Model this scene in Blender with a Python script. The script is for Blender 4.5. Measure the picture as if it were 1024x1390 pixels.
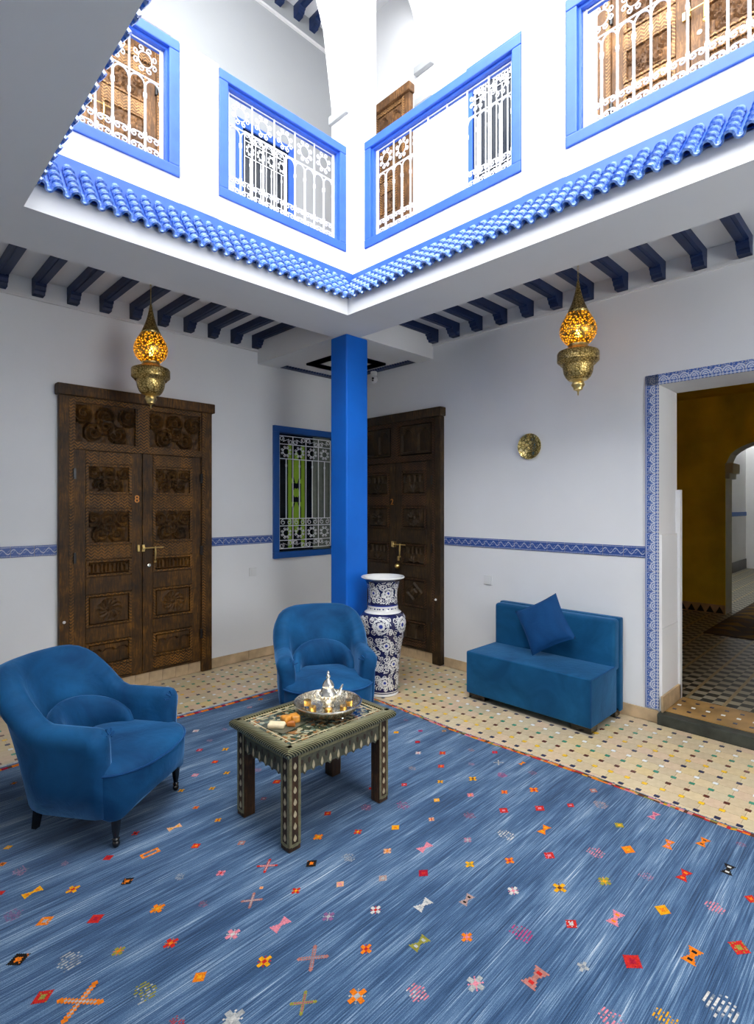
import bpy, bmesh, math, random
import numpy as np
from mathutils import Vector, Matrix
random.seed(7)
for _o in list(bpy.data.objects): bpy.data.objects.remove(_o)
SC = bpy.context.scene
COL = SC.collection
R_ = math.radians
PI = math.pi

# ---------------------------------------------------------------- camera, sky, sun, exposure
FPX, HY, EYE = 725.0, 687.0, 1.5            # focal length in pixels, horizon row, eye height (image 1024 x 1390)
YAW = 45.3
cam_d = bpy.data.cameras.new('camera')
cam_d.sensor_fit = 'VERTICAL'; cam_d.sensor_height = 36.0
cam_d.lens = FPX / 1390.0 * 36.0
cam_d.shift_y = -(695.0 - HY) / 1390.0
cam_d.clip_start = 0.05
cam = bpy.data.objects.new('camera', cam_d); COL.objects.link(cam)
cam.location = (0, 0, EYE); cam.rotation_euler = (R_(90), 0, -R_(90 - YAW))
SC.camera = cam

wd = bpy.data.worlds.new('sky'); SC.world = wd; wd.use_nodes = True
bg = wd.node_tree.nodes['Background']
bg.inputs['Color'].default_value = (0.95, 0.975, 1.0, 1); bg.inputs['Strength'].default_value = 3.0
por_d = bpy.data.lights.new('sky_portal', 'AREA'); por_d.shape = 'RECTANGLE'; por_d.size = 2.05; por_d.size_y = 3.96
por = bpy.data.objects.new('sky_portal', por_d); COL.objects.link(por); por.location = (1.60, .978, 2.93)
por_d.cycles.is_portal = True
vs = SC.view_settings
vs.view_transform = 'Standard'; vs.look = 'None'; vs.gamma = 1.0; vs.use_curve_mapping = False
vs.exposure = 1.78

# ---------------------------------------------------------------- layout (metres); x runs along the left wall, y along the right wall
XA, YB = 3.99, 4.60          # right wall plane, left wall plane
XC, YC, XL = 2.62, 2.955, 0.585   # courtyard edges: right, back, left
XI, YI = 3.04, 3.43          # gallery side of the edge beams
ZS = 2.91                    # beam soffit
XP, YP = 2.775, 3.07         # parapet planes upstairs
XW, YW, YN = -0.80, -2.4, -1.0    # walls behind the camera, near courtyard edge
ZF2, ZR = 3.28, 6.75         # upper floor, upper ceiling
XO, YO = XL - 0.15, YN - 0.15

# ---------------------------------------------------------------- helpers
class MB:
    def __init__(s): s.v = []; s.f = []; s.c = []
    def add(s, vs_, fs, c=None):
        o = len(s.v); s.v += [tuple(p) for p in vs_]
        for f in fs: s.f.append(tuple(i + o for i in f)); s.c.append(c)
        return s
    def box(s, x0, x1, y0, y1, z0, z1, c=None):
        v = [(x0,y0,z0),(x1,y0,z0),(x1,y1,z0),(x0,y1,z0),(x0,y0,z1),(x1,y0,z1),(x1,y1,z1),(x0,y1,z1)]
        return s.add(v, [(0,3,2,1),(4,5,6,7),(0,1,5,4),(1,2,6,5),(2,3,7,6),(3,0,4,7)], c)
    def prism(s, poly, a0, a1, ax='y', c=None):
        # poly: 2D points; ax = extrusion axis. y: (x,z)  z: (x,y)  x: (y,z)
        def P(p, a): return {'y': (p[0], a, p[1]), 'z': (p[0], p[1], a), 'x': (a, p[0], p[1])}[ax]
        n = len(poly)
        v = [P(p, a0) for p in poly] + [P(p, a1) for p in poly]
        f = [tuple(range(n)), tuple(range(2*n-1, n-1, -1))]
        f += [(i, i+n, (i+1) % n + n, (i+1) % n) for i in range(n)]
        return s.add(v, f, c)
    def lathe(s, prof, n=24, cx=0, cy=0, cz=0, c=None, sx=1, sy=1):
        v = []; f = []
        for r, z in prof:
            for k in range(n):
                a = 2*PI*k/n; v.append((cx+sx*r*math.cos(a), cy+sy*r*math.sin(a), cz+z))
        for i in range(len(prof)-1):
            for k in range(n):
                k2 = (k+1) % n; f.append((i*n+k, i*n+k2, (i+1)*n+k2, (i+1)*n+k))
        if prof[0][0] > 1e-4: f.append(tuple(range(n-1, -1, -1)))
        if prof[-1][0] > 1e-4: f.append(tuple((len(prof)-1)*n+k for k in range(n)))
        return s.add(v, f, c)
    def tube(s, pts, r, n=6, closed=False, c=None):
        pts = [Vector(p) for p in pts]; m = len(pts)
        rr = r if isinstance(r, (list, tuple)) else [r]*m
        v = []; f = []
        up = None
        for i, p in enumerate(pts):
            if closed: t = pts[(i+1) % m] - pts[i-1]
            else: t = pts[min(i+1, m-1)] - pts[max(i-1, 0)]
            t.normalize()
            if up is None: up = Vector((0,0,1)) if abs(t.z) < .9 else Vector((1,0,0))
            b = t.cross(up)
            if b.length < 1e-4: b = t.cross(Vector((1,0,0)))
            b.normalize(); nn = b.cross(t); up = nn
            for k in range(n):
                a = 2*PI*k/n; q = p + (b*math.cos(a) + nn*math.sin(a))*rr[i]; v.append(tuple(q))
        for i in range(m if closed else m-1):
            j = (i+1) % m
            for k in range(n):
                k2 = (k+1) % n; f.append((i*n+k, i*n+k2, j*n+k2, j*n+k))
        if not closed: f += [tuple(range(n-1, -1, -1)), tuple((m-1)*n+k for k in range(n))]
        return s.add(v, f, c)
    def loft(s, rings, caps=True, c=None):
        n = len(rings[0]); v = [p for r in rings for p in r]; f = []
        for i in range(len(rings)-1):
            for k in range(n):
                k2 = (k+1) % n; f.append((i*n+k, i*n+k2, (i+1)*n+k2, (i+1)*n+k))
        if caps: f += [tuple(range(n-1, -1, -1)), tuple((len(rings)-1)*n+k for k in range(n))]
        return s.add(v, f, c)
    def mesh(s, name, mat, smooth=False, bevel=0, ang=40, seg=2, norm=True):
        me = bpy.data.meshes.new(name); me.from_pydata(s.v, [], s.f)
        if norm or bevel:
            bm = bmesh.new(); bm.from_mesh(me)
            if norm: bmesh.ops.recalc_face_normals(bm, faces=bm.faces)
            if bevel:
                es = [e for e in bm.edges if len(e.link_faces) == 2 and e.calc_face_angle(0) > R_(30)]
                bmesh.ops.bevel(bm, geom=es, offset=bevel, segments=seg, affect='EDGES', profile=.6, clamp_overlap=True)
            bm.to_mesh(me); bm.free()
        if any(c is not None for c in s.c) and not bevel:
            at = me.color_attributes.new('col', 'FLOAT_COLOR', 'CORNER'); arr = []
            for f, c in zip(me.polygons, s.c):
                arr += list((*(c or (1,1,1)), 1.0)) * f.loop_total
            at.data.foreach_set('color', arr)
        if smooth:
            me.polygons.foreach_set('use_smooth', [True]*len(me.polygons))
            if ang < 180: me.set_sharp_from_angle(angle=R_(ang))
        for m in (mat if isinstance(mat, (list, tuple)) else [mat]): me.materials.append(m)
        return me
    def build(s, name, mat, parent=None, **k): return obj(name, s.mesh(name, mat, **k), parent)

def obj(name, me, parent=None, loc=None, rot=None):
    o = bpy.data.objects.new(name, me); COL.objects.link(o)
    if parent is not None: o.parent = parent
    if loc is not None: o.location = loc
    if rot is not None:
        if isinstance(rot, Matrix): o.rotation_euler = rot.to_euler()
        else: o.rotation_euler = rot
    return o
def tag(o, label=None, cat=None, group=None, kind=None):
    if label: o['label'] = label
    if cat: o['category'] = cat
    if group: o['group'] = group
    if kind: o['kind'] = kind
    return o
def thing(name, label, cat, loc=(0,0,0), rotz=0.0, group=None, kind=None):
    o = bpy.data.objects.new(name, None); COL.objects.link(o); o.empty_display_size = .1
    o.location = loc; o.rotation_euler = (0,0,rotz)
    return tag(o, label, cat, group, kind)
def struct(name, mb, mat, label, cat, **k):
    return tag(mb.build(name, mat, **k), label, cat, None, 'structure')
RW = -PI/2      # turn for things on the right wall: local x runs to the viewer's right, local y into the wall

# ---------------------------------------------------------------- materials
MATS = {}
def newmat(name):
    m = bpy.data.materials.new(name); m.use_nodes = True; nt = m.node_tree
    b = nt.nodes['Principled BSDF']; MATS[name] = m
    return m, nt, b
def nd(nt, t, ins=None, **props):
    n = nt.nodes.new(t)
    for k, v in props.items(): setattr(n, k, v)
    for k, v in (ins or {}).items():
        s = n.inputs[k]
        if isinstance(v, bpy.types.NodeSocket): nt.links.new(v, s)
        elif isinstance(v, bpy.types.Node): nt.links.new(v.outputs[0], s)
        else:
            if hasattr(s.default_value, '__len__') and len(s.default_value) == 4 and len(v) == 3: v = (*v, 1)
            s.default_value = v
    return n
def math_(nt, op, a, b=0.0, c=None):
    ins = {0: a, 1: b}
    if c is not None: ins[2] = c
    return nd(nt, 'ShaderNodeMath', ins, operation=op).outputs[0]
def ramp(nt, fac, stops, interp='LINEAR'):
    n = nt.nodes.new('ShaderNodeValToRGB'); n.color_ramp.interpolation = interp
    e = n.color_ramp.elements
    while len(e) < len(stops): e.new(0.5)
    for el, (p, c) in zip(e, stops): el.position = p; el.color = (*c, 1)
    nt.links.new(fac, n.inputs[0]); return n.outputs[0]
def mix(nt, fac, a, b, mode='MIX'):
    n = nt.nodes.new('ShaderNodeMix'); n.data_type = 'RGBA'; n.blend_type = mode
    for s, v in ((n.inputs[0], fac), (n.inputs[6], a), (n.inputs[7], b)):
        if isinstance(v, bpy.types.NodeSocket): nt.links.new(v, s)
        else: s.default_value = v if not isinstance(v, tuple) or len(v) == 4 else (*v, 1)
    return n.outputs[2]
def setb(nt, b, **k):
    names = dict(col='Base Color', rough='Roughness', metal='Metallic', spec='Specular IOR Level', sheen='Sheen Weight', sheenr='Sheen Roughness',
                 sheenc='Sheen Tint', coat='Coat Weight', trans='Transmission Weight', ior='IOR', emis='Emission Color', emst='Emission Strength', alpha='Alpha')
    for kk, v in k.items():
        s = b.inputs[names[kk]]
        if isinstance(v, bpy.types.NodeSocket): nt.links.new(v, s)
        elif isinstance(v, tuple): s.default_value = (*v, 1) if len(v) == 3 else v
        else: s.default_value = v
def bump(nt, b, h, strength=.3, dist=.01):
    n = nd(nt, 'ShaderNodeBump', {'Strength': strength, 'Distance': dist, 'Height': h})
    nt.links.new(n.outputs[0], b.inputs['Normal'])
def coord(nt, which='Object', scale=(1,1,1), rot=(0,0,0)):
    tc = nt.nodes.new('ShaderNodeTexCoord')
    mp = nd(nt, 'ShaderNodeMapping', {'Vector': tc.outputs[which], 'Scale': scale, 'Rotation': rot})
    return mp.outputs[0]
def noise(nt, vec, scale, detail=3, rough=.5, dist=0):
    return nd(nt, 'ShaderNodeTexNoise', {'Vector': vec, 'Scale': scale, 'Detail': detail, 'Roughness': rough, 'Distortion': dist}).outputs[0]
def simple(name, colr, rough=.5, metal=0, var=.0, vscale=8, bmp=0, bscale=80, **k):
    m, nt, b = newmat(name); c = coord(nt)
    if var:
        lo = tuple(x*(1-var) for x in colr); hi = tuple(min(1, x*(1+var)) for x in colr)
        col_ = ramp(nt, noise(nt, c, vscale, 4), [(.3, lo), (.7, hi)])
    else: col_ = colr
    setb(nt, b, col=col_, rough=rough, metal=metal, **k)
    if bmp: bump(nt, b, noise(nt, c, bscale, 4), bmp, .004)
    return m
WHITE = simple('white_plaster', (.78, .78, .78), .85, var=.03, vscale=1.5, bmp=.12, bscale=22, spec=.2)
UPPER = simple('bright_white_plaster', (.80, .80, .80), .85, var=.02, vscale=2, bmp=.1, bscale=22, spec=.2)
SHADE_TONE = simple('shade_toned_plaster', (.36, .37, .375), .9, var=.02, vscale=1.5, bmp=.1, bscale=22, spec=.15)  # white plaster darkened to carry the gallery shade in its colour
MOULD = simple('white_moulding', (.74, .73, .72), .8, var=.04, vscale=4, spec=.2)
STONE = simple('cream_baseboard', (.47, .34, .20), .55, var=.35, vscale=7, bmp=.1)
COLUMN = simple('blue_column_paint', (.002, .135, .60), .5, var=.08, vscale=3, bmp=.05, bscale=30, spec=.35)
BLUE = simple('cobalt_woodwork', (.03, .115, .55), .45, var=.10, vscale=9, bmp=.05)
BLUEW = simple('deep_blue_frame', (.008, .085, .34), .5, var=.1, vscale=6)
NAVY = simple('navy_joist_paint', (.003, .017, .075), .5, var=.15, vscale=10)
IRON = simple('white_iron', (.83, .83, .83), .4)
BLACKW = simple('black_lacquer', (.006, .005, .005), .25, coat=.3)
BRASS = simple('brass', (.80, .58, .22), .28, 1.0, var=.15, vscale=40)
SILVER = simple('silver', (.86, .82, .72), .16, 1.0, var=.06, vscale=30, bmp=.25, bscale=160)
DARKST = simple('dark_step_stone', (.035, .04, .032), .45, var=.5, vscale=12)
SWITCH = simple('switch_plastic', (.72, .72, .71), .35)
MUSTARD = simple('mustard_plaster', (.66, .50, .05), .9, var=.10, vscale=5, bmp=.15, bscale=30, spec=.15)
GREYG = simple('grey_green_trim', (.42, .45, .40), .6, var=.06)
LIME = simple('lime_lattice', (.33, .55, .03), .6)
DGLASS = simple('dark_glass_and_room_shade', (.008, .012, .022), .12)
CURT = simple('grey_green_curtain', (.16, .18, .145), .9, var=.15, vscale=20)
GROUT = simple('beige_grout', (.50, .42, .30), .9)
BLACK = simple('black_plastic', (.01, .01, .01), .3)

def blue_tile():
    m, nt, b = newmat('glazed_blue_roof_tile'); c = coord(nt)
    rnd = nt.nodes.new('ShaderNodeObjectInfo').outputs['Random']
    a = ramp(nt, rnd, [(0, (.010, .075, .38)), (1, (.028, .125, .52))])
    col_ = mix(nt, ramp(nt, noise(nt, c, 45, 4), [(.42, (0,0,0)), (.62, (.7,.7,.7))]), a, (.36, .52, .82))  # pale noise patches: wear plus sky reflection painted into the glaze
    setb(nt, b, col=col_, rough=.22, coat=.6); bump(nt, b, noise(nt, c, 60, 3), .1, .003); return m
RTILE = blue_tile()

def wood(name, dark, lightc, zig=False):
    m, nt, b = newmat(name); c = coord(nt)
    g = noise(nt, coord(nt, scale=(26, 26, 3.0)), 3.2, 6, .65, .6)
    w = noise(nt, c, 5.5, 5, .7)
    f = math_(nt, 'MULTIPLY', g, w)
    col_ = ramp(nt, f, [(.12, dark), (.27, tuple((a+q)*.32 for a, q in zip(dark, lightc))), (.43, lightc)])
    h = g
    if zig:
        sp = nd(nt, 'ShaderNodeSeparateXYZ', {0: c})
        x = math_(nt, 'MULTIPLY', sp.outputs[0], 40.0); z = math_(nt, 'MULTIPLY', sp.outputs[2], 40.0)
        tri = math_(nt, 'PINGPONG', x, 1.0)
        v = math_(nt, 'FRACT', math_(nt, 'ADD', math_(nt, 'MULTIPLY', tri, .9), z))
        line = math_(nt, 'LESS_THAN', v, .30)
        fade = ramp(nt, noise(nt, c, 9, 3), [(.35, (.15,.15,.15)), (.65, (.9,.9,.9))])
        col_ = mix(nt, math_(nt, 'MULTIPLY', line, fade), col_, tuple(min(1, q*1.5) for q in lightc))
        h = math_(nt, 'SUBTRACT', g, math_(nt, 'MULTIPLY', line, 1.2))
    setb(nt, b, col=col_, rough=.55, spec=.35); bump(nt, b, h, .45, .006)
    return m
WOOD = wood('carved_dark_wood', (.0065, .0040, .0016), (.225, .092, .010))
WOODZ = wood('zigzag_carved_wood', (.008, .0048, .0018), (.23, .095, .011), True)
WOOD2 = wood('brown_cedar_wood', (.007, .0045, .0022), (.105, .055, .017))
WOOD2Z = wood('zigzag_cedar_wood', (.009, .0055, .003), (.095, .042, .015), True)
WOODU = wood('lighter_cedar_wood', (.055, .026, .012), (.40, .19, .07))  # lighter brown version of the door wood, used upstairs
WOODUZ = wood('zigzag_lighter_wood', (.06, .030, .013), (.44, .22, .08), True)

def velvet(name, a, bcol):
    m, nt, b = newmat(name); c = coord(nt)
    n1 = noise(nt, c, 3.2, 4, .55, .8)
    col_ = ramp(nt, n1, [(.32, a), (.68, bcol)])  # two-tone noise carries the velvet's shifting sheen in colour
    setb(nt, b, col=col_, rough=.75, sheen=.55, sheenr=.35, sheenc=(.25, .55, 1.0), spec=.2)
    bump(nt, b, noise(nt, c, 12, 4, .6, .8), .18, .02); return m
VELVET = velvet('blue_velvet', (.001, .036, .112), (.008, .098, .250))
VELVET2 = velvet('teal_blue_velvet', (.001, .052, .138), (.007, .098, .232))
VELVET3 = velvet('deep_blue_velvet', (.002, .040, .135), (.006, .068, .21))

def vcol(name, rough=.5, metal=0, var=.1, vs_=40, **k):
    m, nt, b = newmat(name); c = coord(nt)
    a = nt.nodes.new('ShaderNodeAttribute'); a.attribute_name = 'col'
    n1 = ramp(nt, noise(nt, c, vs_, 3), [(.25, (1-var,)*3), (.75, (1,)*3)])
    setb(nt, b, col=mix(nt, 1.0, a.outputs['Color'], n1, 'MULTIPLY'), rough=rough, metal=metal, **k); return m
VC = vcol('painted_mixed', .5)
VCGLZ = vcol('painted_glaze', .15, coat=.4, var=.04)
VCWOOL = vcol('dyed_wool', .95, var=.35, vs_=220, spec=.1)
VCTILE = vcol('floor_tile_mixed', .42, var=.12, vs_=25)

def floor_tile():
    m, nt, b = newmat('beige_floor_tile'); c = coord(nt)
    rnd = nt.nodes.new('ShaderNodeObjectInfo').outputs['Random']
    base = ramp(nt, rnd, BEIGE)
    setb(nt, b, col=mix(nt, .25, base, ramp(nt, noise(nt, c, 30, 4), [(.3, (.42, .32, .20)), (.7, (.74, .62, .43))])), rough=.38)
    return m
BEIGE = [(0, (.52, .41, .26)), (.25, (.62, .48, .29)), (.45, (.64, .45, .31)), (.65, (.68, .53, .30)), (.85, (.56, .48, .32)), (1, (.68, .50, .21))]
FTILE = floor_tile()
DOTC = [(.012, .02, .07), (.80, .82, .82), (.03, .27, .17), (.11, .022, .010), (.88, .52, .01)]
DOTM = [simple('dot_' + n, c, .3) for n, c in zip(('navy', 'white', 'green', 'brown', 'yellow'), DOTC)]

def band_tile():
    # small glazed border tile: white wave with leaves on blue, local x along, z up
    m, nt, b = newmat('blue_wave_border_tile'); c = coord(nt)
    sp = nd(nt, 'ShaderNodeSeparateXYZ', {0: c}); x, z = sp.outputs[0], sp.outputs[2]
    zz = math_(nt, 'SUBTRACT', z, .04)
    s = math_(nt, 'MULTIPLY', math_(nt, 'SINE', math_(nt, 'MULTIPLY', x, 2*PI/.075)), .017)
    l1 = math_(nt, 'LESS_THAN', math_(nt, 'ABSOLUTE', math_(nt, 'SUBTRACT', zz, s)), .0042)
    s2 = math_(nt, 'MULTIPLY', math_(nt, 'SINE', math_(nt, 'MULTIPLY', x, 4*PI/.075)), .010)
    l2 = math_(nt, 'LESS_THAN', math_(nt, 'ABSOLUTE', math_(nt, 'ADD', zz, s2)), .0022)
    e = math_(nt, 'ABSOLUTE', zz)
    l3 = math_(nt, 'MULTIPLY', math_(nt, 'GREATER_THAN', e, .030), math_(nt, 'LESS_THAN', e, .0335))
    f = math_(nt, 'MAXIMUM', l1, math_(nt, 'MAXIMUM', math_(nt, 'MULTIPLY', l2, .6), l3))
    f = math_(nt, 'MULTIPLY', f, ramp(nt, noise(nt, c, 200, 2), [(.35, (.25,)*3), (.6, (.8,)*3)]))
    setb(nt, b, col=mix(nt, f, (.035, .085, .30), (.62, .66, .74)), rough=.25); return m
BAND = band_tile()
def arc_tile():
    # doorway border tile: rows of white palmette arches between two blue lines
    m, nt, b = newmat('blue_palmette_border_tile'); c = coord(nt)
    sp = nd(nt, 'ShaderNodeSeparateXYZ', {0: c}); x, z = sp.outputs[0], sp.outputs[2]
    xm = math_(nt, 'SUBTRACT', math_(nt, 'MULTIPLY', math_(nt, 'FRACT', math_(nt, 'DIVIDE', x, .066)), .066), .033)
    def ring(r, w):
        d = math_(nt, 'SQRT', math_(nt, 'ADD', math_(nt, 'MULTIPLY', xm, xm), math_(nt, 'POWER', math_(nt, 'SUBTRACT', z, .024), 2.0)))
        k = math_(nt, 'LESS_THAN', math_(nt, 'ABSOLUTE', math_(nt, 'SUBTRACT', d, r)), w)
        return math_(nt, 'MULTIPLY', k, math_(nt, 'GREATER_THAN', z, .022))
    f = math_(nt, 'MAXIMUM', ring(.029, .0038), math_(nt, 'MAXIMUM', ring(.016, .0035), ring(.004, .004)))
    e = math_(nt, 'ABSOLUTE', math_(nt, 'SUBTRACT', z, .044))
    ln = math_(nt, 'MULTIPLY', math_(nt, 'GREATER_THAN', e, .034), math_(nt, 'LESS_THAN', e, .039))
    sc_ = math_(nt, 'MULTIPLY', math_(nt, 'LESS_THAN', z, .018), math_(nt, 'GREATER_THAN', math_(nt, 'SINE', math_(nt, 'MULTIPLY', x, 2*PI/.022)), .1))
    f = math_(nt, 'MAXIMUM', f, math_(nt, 'MAXIMUM', ln, math_(nt, 'MULTIPLY', sc_, .7)))
    sp_ = ramp(nt, noise(nt, c, 130, 3), [(.50, (0,)*3), (.56, (.55,)*3)])
    f = math_(nt, 'MAXIMUM', math_(nt, 'MULTIPLY', f, .85), math_(nt, 'MULTIPLY', sp_, math_(nt, 'LESS_THAN', e, .03)))
    setb(nt, b, col=mix(nt, f, (.035, .10, .36), (.66, .70, .76)), rough=.25); return m
ARCT = arc_tile()

def rug_mat():
    m, nt, b = newmat('blue_abrash_wool')
    a = noise(nt, coord(nt, scale=(1.1, 95, 1)), 2.0, 3, .6)
    f = noise(nt, coord(nt, scale=(3.2, 230, 1)), 2.0, 3, .6)
    l = noise(nt, coord(nt, scale=(1.0, 7.0, 1)), 1.6, 3, .55)
    g = noise(nt, coord(nt, scale=(260, 260, 1)), 1.0, 2)
    v = math_(nt, 'ADD', math_(nt, 'MULTIPLY', a, .36), math_(nt, 'ADD', math_(nt, 'MULTIPLY', f, .34), math_(nt, 'MULTIPLY', l, .30)))
    v = math_(nt, 'ADD', v, math_(nt, 'MULTIPLY', math_(nt, 'SUBTRACT', g, .5), .10))
    col_ = ramp(nt, v, [(.37, (.012, .030, .072)), (.445, (.024, .062, .135)), (.51, (.058, .118, .220)), (.565, (.135, .220, .335)), (.62, (.36, .44, .53)), (.69, (.62, .66, .70))])
    setb(nt, b, col=col_, rough=.95, spec=.1, sheen=.15); bump(nt, b, math_(nt, 'ADD', f, g), .35, .004); return m
RUGM = rug_mat()

def hall_tile():
    m, nt, b = newmat('patterned_cement_tile'); c = coord(nt)
    sp = nd(nt, 'ShaderNodeSeparateXYZ', {0: c}); x, y = sp.outputs[0], sp.outputs[1]
    u = math_(nt, 'PINGPONG', math_(nt, 'MULTIPLY', math_(nt, 'ADD', x, y), 13.0), 1.0)
    w = math_(nt, 'PINGPONG', math_(nt, 'MULTIPLY', math_(nt, 'SUBTRACT', x, y), 13.0), 1.0)
    k = math_(nt, 'GREATER_THAN', math_(nt, 'ADD', u, math_(nt, 'MULTIPLY', w, .9)), .95)
    st = math_(nt, 'LESS_THAN', math_(nt, 'FRACT', math_(nt, 'MULTIPLY', y, 4.2)), .10)
    col_ = mix(nt, k, (.025, .024, .018), (.30, .27, .19))
    col_ = mix(nt, st, col_, (.30, .22, .10))
    setb(nt, b, col=col_, rough=.5); return m
HTILE = hall_tile()

def lamp_shade():
    m, nt, b = newmat('pierced_brass_shade'); c = coord(nt)
    vo = nd(nt, 'ShaderNodeTexVoronoi', {'Vector': c, 'Scale': 58.0}, feature='DISTANCE_TO_EDGE')
    sp = nd(nt, 'ShaderNodeSeparateXYZ', {0: c})
    hole = math_(nt, 'GREATER_THAN', vo.outputs['Distance'], .19)
    hole = math_(nt, 'MULTIPLY', hole, math_(nt, 'LESS_THAN', sp.outputs[2], .555))
    setb(nt, b, col=(.55, .33, .08), rough=.3, metal=1.0)
    tr = nd(nt, 'ShaderNodeBsdfTransparent', {'Color': (1.0, .62, .16, 1)})
    tl = nd(nt, 'ShaderNodeEmission', {'Color': (1.0, .37, .012, 1), 'Strength': .62})
    mx = nd(nt, 'ShaderNodeMixShader', {0: .80, 1: tr.outputs[0], 2: tl.outputs[0]})
    m2 = nd(nt, 'ShaderNodeMixShader', {0: hole, 1: b.outputs[0], 2: mx.outputs[0]})
    nt.links.new(m2.outputs[0], nt.nodes['Material Output'].inputs['Surface']); return m
SHADE = lamp_shade()
def emit(name, c, s):
    m, nt, b = newmat(name); setb(nt, b, col=(0,0,0), emis=c, emst=s); return m
BULB = emit('lamp_bulb', (1.0, .74, .36), 30)
def engraved(name, c1, c2, scale, rough=.3):
    m, nt, b = newmat(name); c = coord(nt)
    vo = nd(nt, 'ShaderNodeTexVoronoi', {'Vector': c, 'Scale': scale}, feature='DISTANCE_TO_EDGE')
    k = ramp(nt, vo.outputs['Distance'], [(.04, (0,)*3), (.14, (1,)*3)])
    setb(nt, b, col=mix(nt, k, c1, c2), rough=rough, metal=1.0); bump(nt, b, k, .4, .003); return m
ENGR = engraved('engraved_brass', (.22, .14, .035), (.72, .52, .19), 60)
ENGP = engraved('hammered_brass_plate', (.30, .22, .06), (.80, .62, .24), 38, .18)
ENGS = engraved('engraved_silver', (.42, .37, .26), (.86, .81, .68), 90, .22)
def glass():
    m, nt, b = newmat('clear_tea_glass'); setb(nt, b, col=(1, .98, .95), rough=.02, trans=1.0, ior=1.3); return m
GLASS = glass()
def rope():
    m, nt, b = newmat('ribbed_metal_rim'); c = coord(nt)
    sp = nd(nt, 'ShaderNodeSeparateXYZ', {0: c})
    s = math_(nt, 'ADD', math_(nt, 'ADD', sp.outputs[0], sp.outputs[1]), math_(nt, 'MULTIPLY', sp.outputs[2], .9))
    k = math_(nt, 'SINE', math_(nt, 'MULTIPLY', s, 2*PI/.0145))
    col_ = ramp(nt, math_(nt, 'MULTIPLY_ADD', k, .5, .5), [(.25, (.026, .028, .012)), (.68, (.30, .28, .15))])
    setb(nt, b, col=col_, rough=.35, metal=.55); bump(nt, b, k, .5, .003); return m
ROPE = rope()
def mosaic():
    m, nt, b = newmat('inlaid_shell_mosaic'); c = coord(nt)
    vo = nd(nt, 'ShaderNodeTexVoronoi', {'Vector': c, 'Scale': 62.0})
    h = nd(nt, 'ShaderNodeSeparateColor', {0: vo.outputs['Color']}).outputs[0]
    col_ = ramp(nt, h, [(0, (.035, .045, .025)), (.3, (.07, .09, .05)), (.45, (.34, .30, .18)), (.6, (.12, .16, .13)), (.72, (.30, .14, .05)), (.85, (.45, .41, .28)), (1, (.10, .08, .03))], 'CONSTANT')
    setb(nt, b, col=col_, rough=.2, coat=.5); return m
MOSAIC = mosaic()
BONE = simple('bone_inlay', (.50, .41, .25), .35, var=.2, vscale=60)
TABW = wood('table_brown_wood', (.020, .010, .005), (.14, .06, .02))
OLIVE = simple('olive_metal_strip', (.27, .235, .12), .4, .5, var=.3, vscale=50)

# ================================================================ ground floor shell
DY0, DY1, DZ, JD = 0.25, 1.254, 2.34, 0.39        # doorway to the hall (y range, height, jamb depth)
WX0, WX1, WZ0, WZ1 = 3.12, 3.86, 1.03, 2.26       # window opening in the left wall
ZC = 3.18
floor = struct('floor', MB().box(XW, XA, YW, YB, -.12, -.004), GROUT, 'beige tiled patio floor with coloured square insets', 'floor')
w = MB()
w.box(XW, WX0, YB, YB+.3, -.12, ZF2); w.box(WX1, XA+JD, YB, YB+.3, -.12, ZF2)
w.box(WX0, WX1, YB, YB+.3, -.12, WZ0); w.box(WX0, WX1, YB, YB+.3, WZ1, ZF2)
struct('wall_left', w, WHITE, 'white plaster wall with the wide carved door and window', 'wall')
w = MB()
w.box(XA, XA+JD, DY1, YB, -.12, ZF2); w.box(XA, XA+JD, YW, DY0, -.12, ZF2); w.box(XA, XA+JD, DY0, DY1, DZ, ZF2)
struct('wall_right', w, WHITE, 'white plaster wall with brass plate and hall doorway', 'wall')
struct('wall_rear_unseen', MB().box(XW, 1.1, YW-.2, YW, -.12, ZR+.2).box(2.9, XA+JD, YW-.2, YW, -.12, ZR+.2).box(1.1, 2.9, YW-.2, YW, -.12, 1.3).box(1.1, 2.9, YW-.2, YW, 2.6, ZR+.2), WHITE, 'unseen white plaster wall with an opening added for fill light', 'wall')  # unseen; opening added for fill light, upper height kept to block sky
struct('wall_side', MB().box(XW-.2, XW, YW-.2, YB+.3, -.12, ZF2), WHITE, 'white plaster wall under the plain flat gallery', 'wall')

# gallery ceilings with edge beams
c = MB()
c.box(XW, XA, YI, YB, ZC, ZF2); c.box(XI, XA, YW, YI, ZC, ZF2)
struct('ceiling', c, WHITE, 'white gallery ceiling between the navy joists', 'ceiling')
b = MB()
b.box(XW, XI, YC, YI, ZS, 2.99); b.box(XC, XI, YW, YC, ZS, 2.99); b.box(XW, XL, YW, YC, ZS, 2.99); b.box(XL, XC, YW, YN, ZS, 2.99)
b.box(XW, XI, YP, YI, 2.99, ZF2); b.box(XP, XI, YW, YP, 2.99, ZF2); b.box(XW, XO, YW, YP, 2.99, ZF2); b.box(XO, XP, YW, YO, 2.99, ZF2)
struct('gallery_beam', b, WHITE, 'broad white beam framing the open patio overhead', 'beam', norm=False)
b = MB(); b.box(2.885, 3.125, YI, YB, ZS, ZC)
struct('cross_beam', b, WHITE, 'white cross beam from blue column to the wall with the window', 'beam')
b = MB(); b.box(XI, XA, 3.265, 3.46, ZS, ZC)
struct('cross_beam', b, WHITE, 'white cross beam from blue column to the wall above the sofa', 'beam')
bay = struct('ceiling_corner', MB().box(3.125, XA, 3.46, YB, 2.935, ZC), WHITE, 'white corner bay ceiling with navy star behind the column', 'ceiling')
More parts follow.
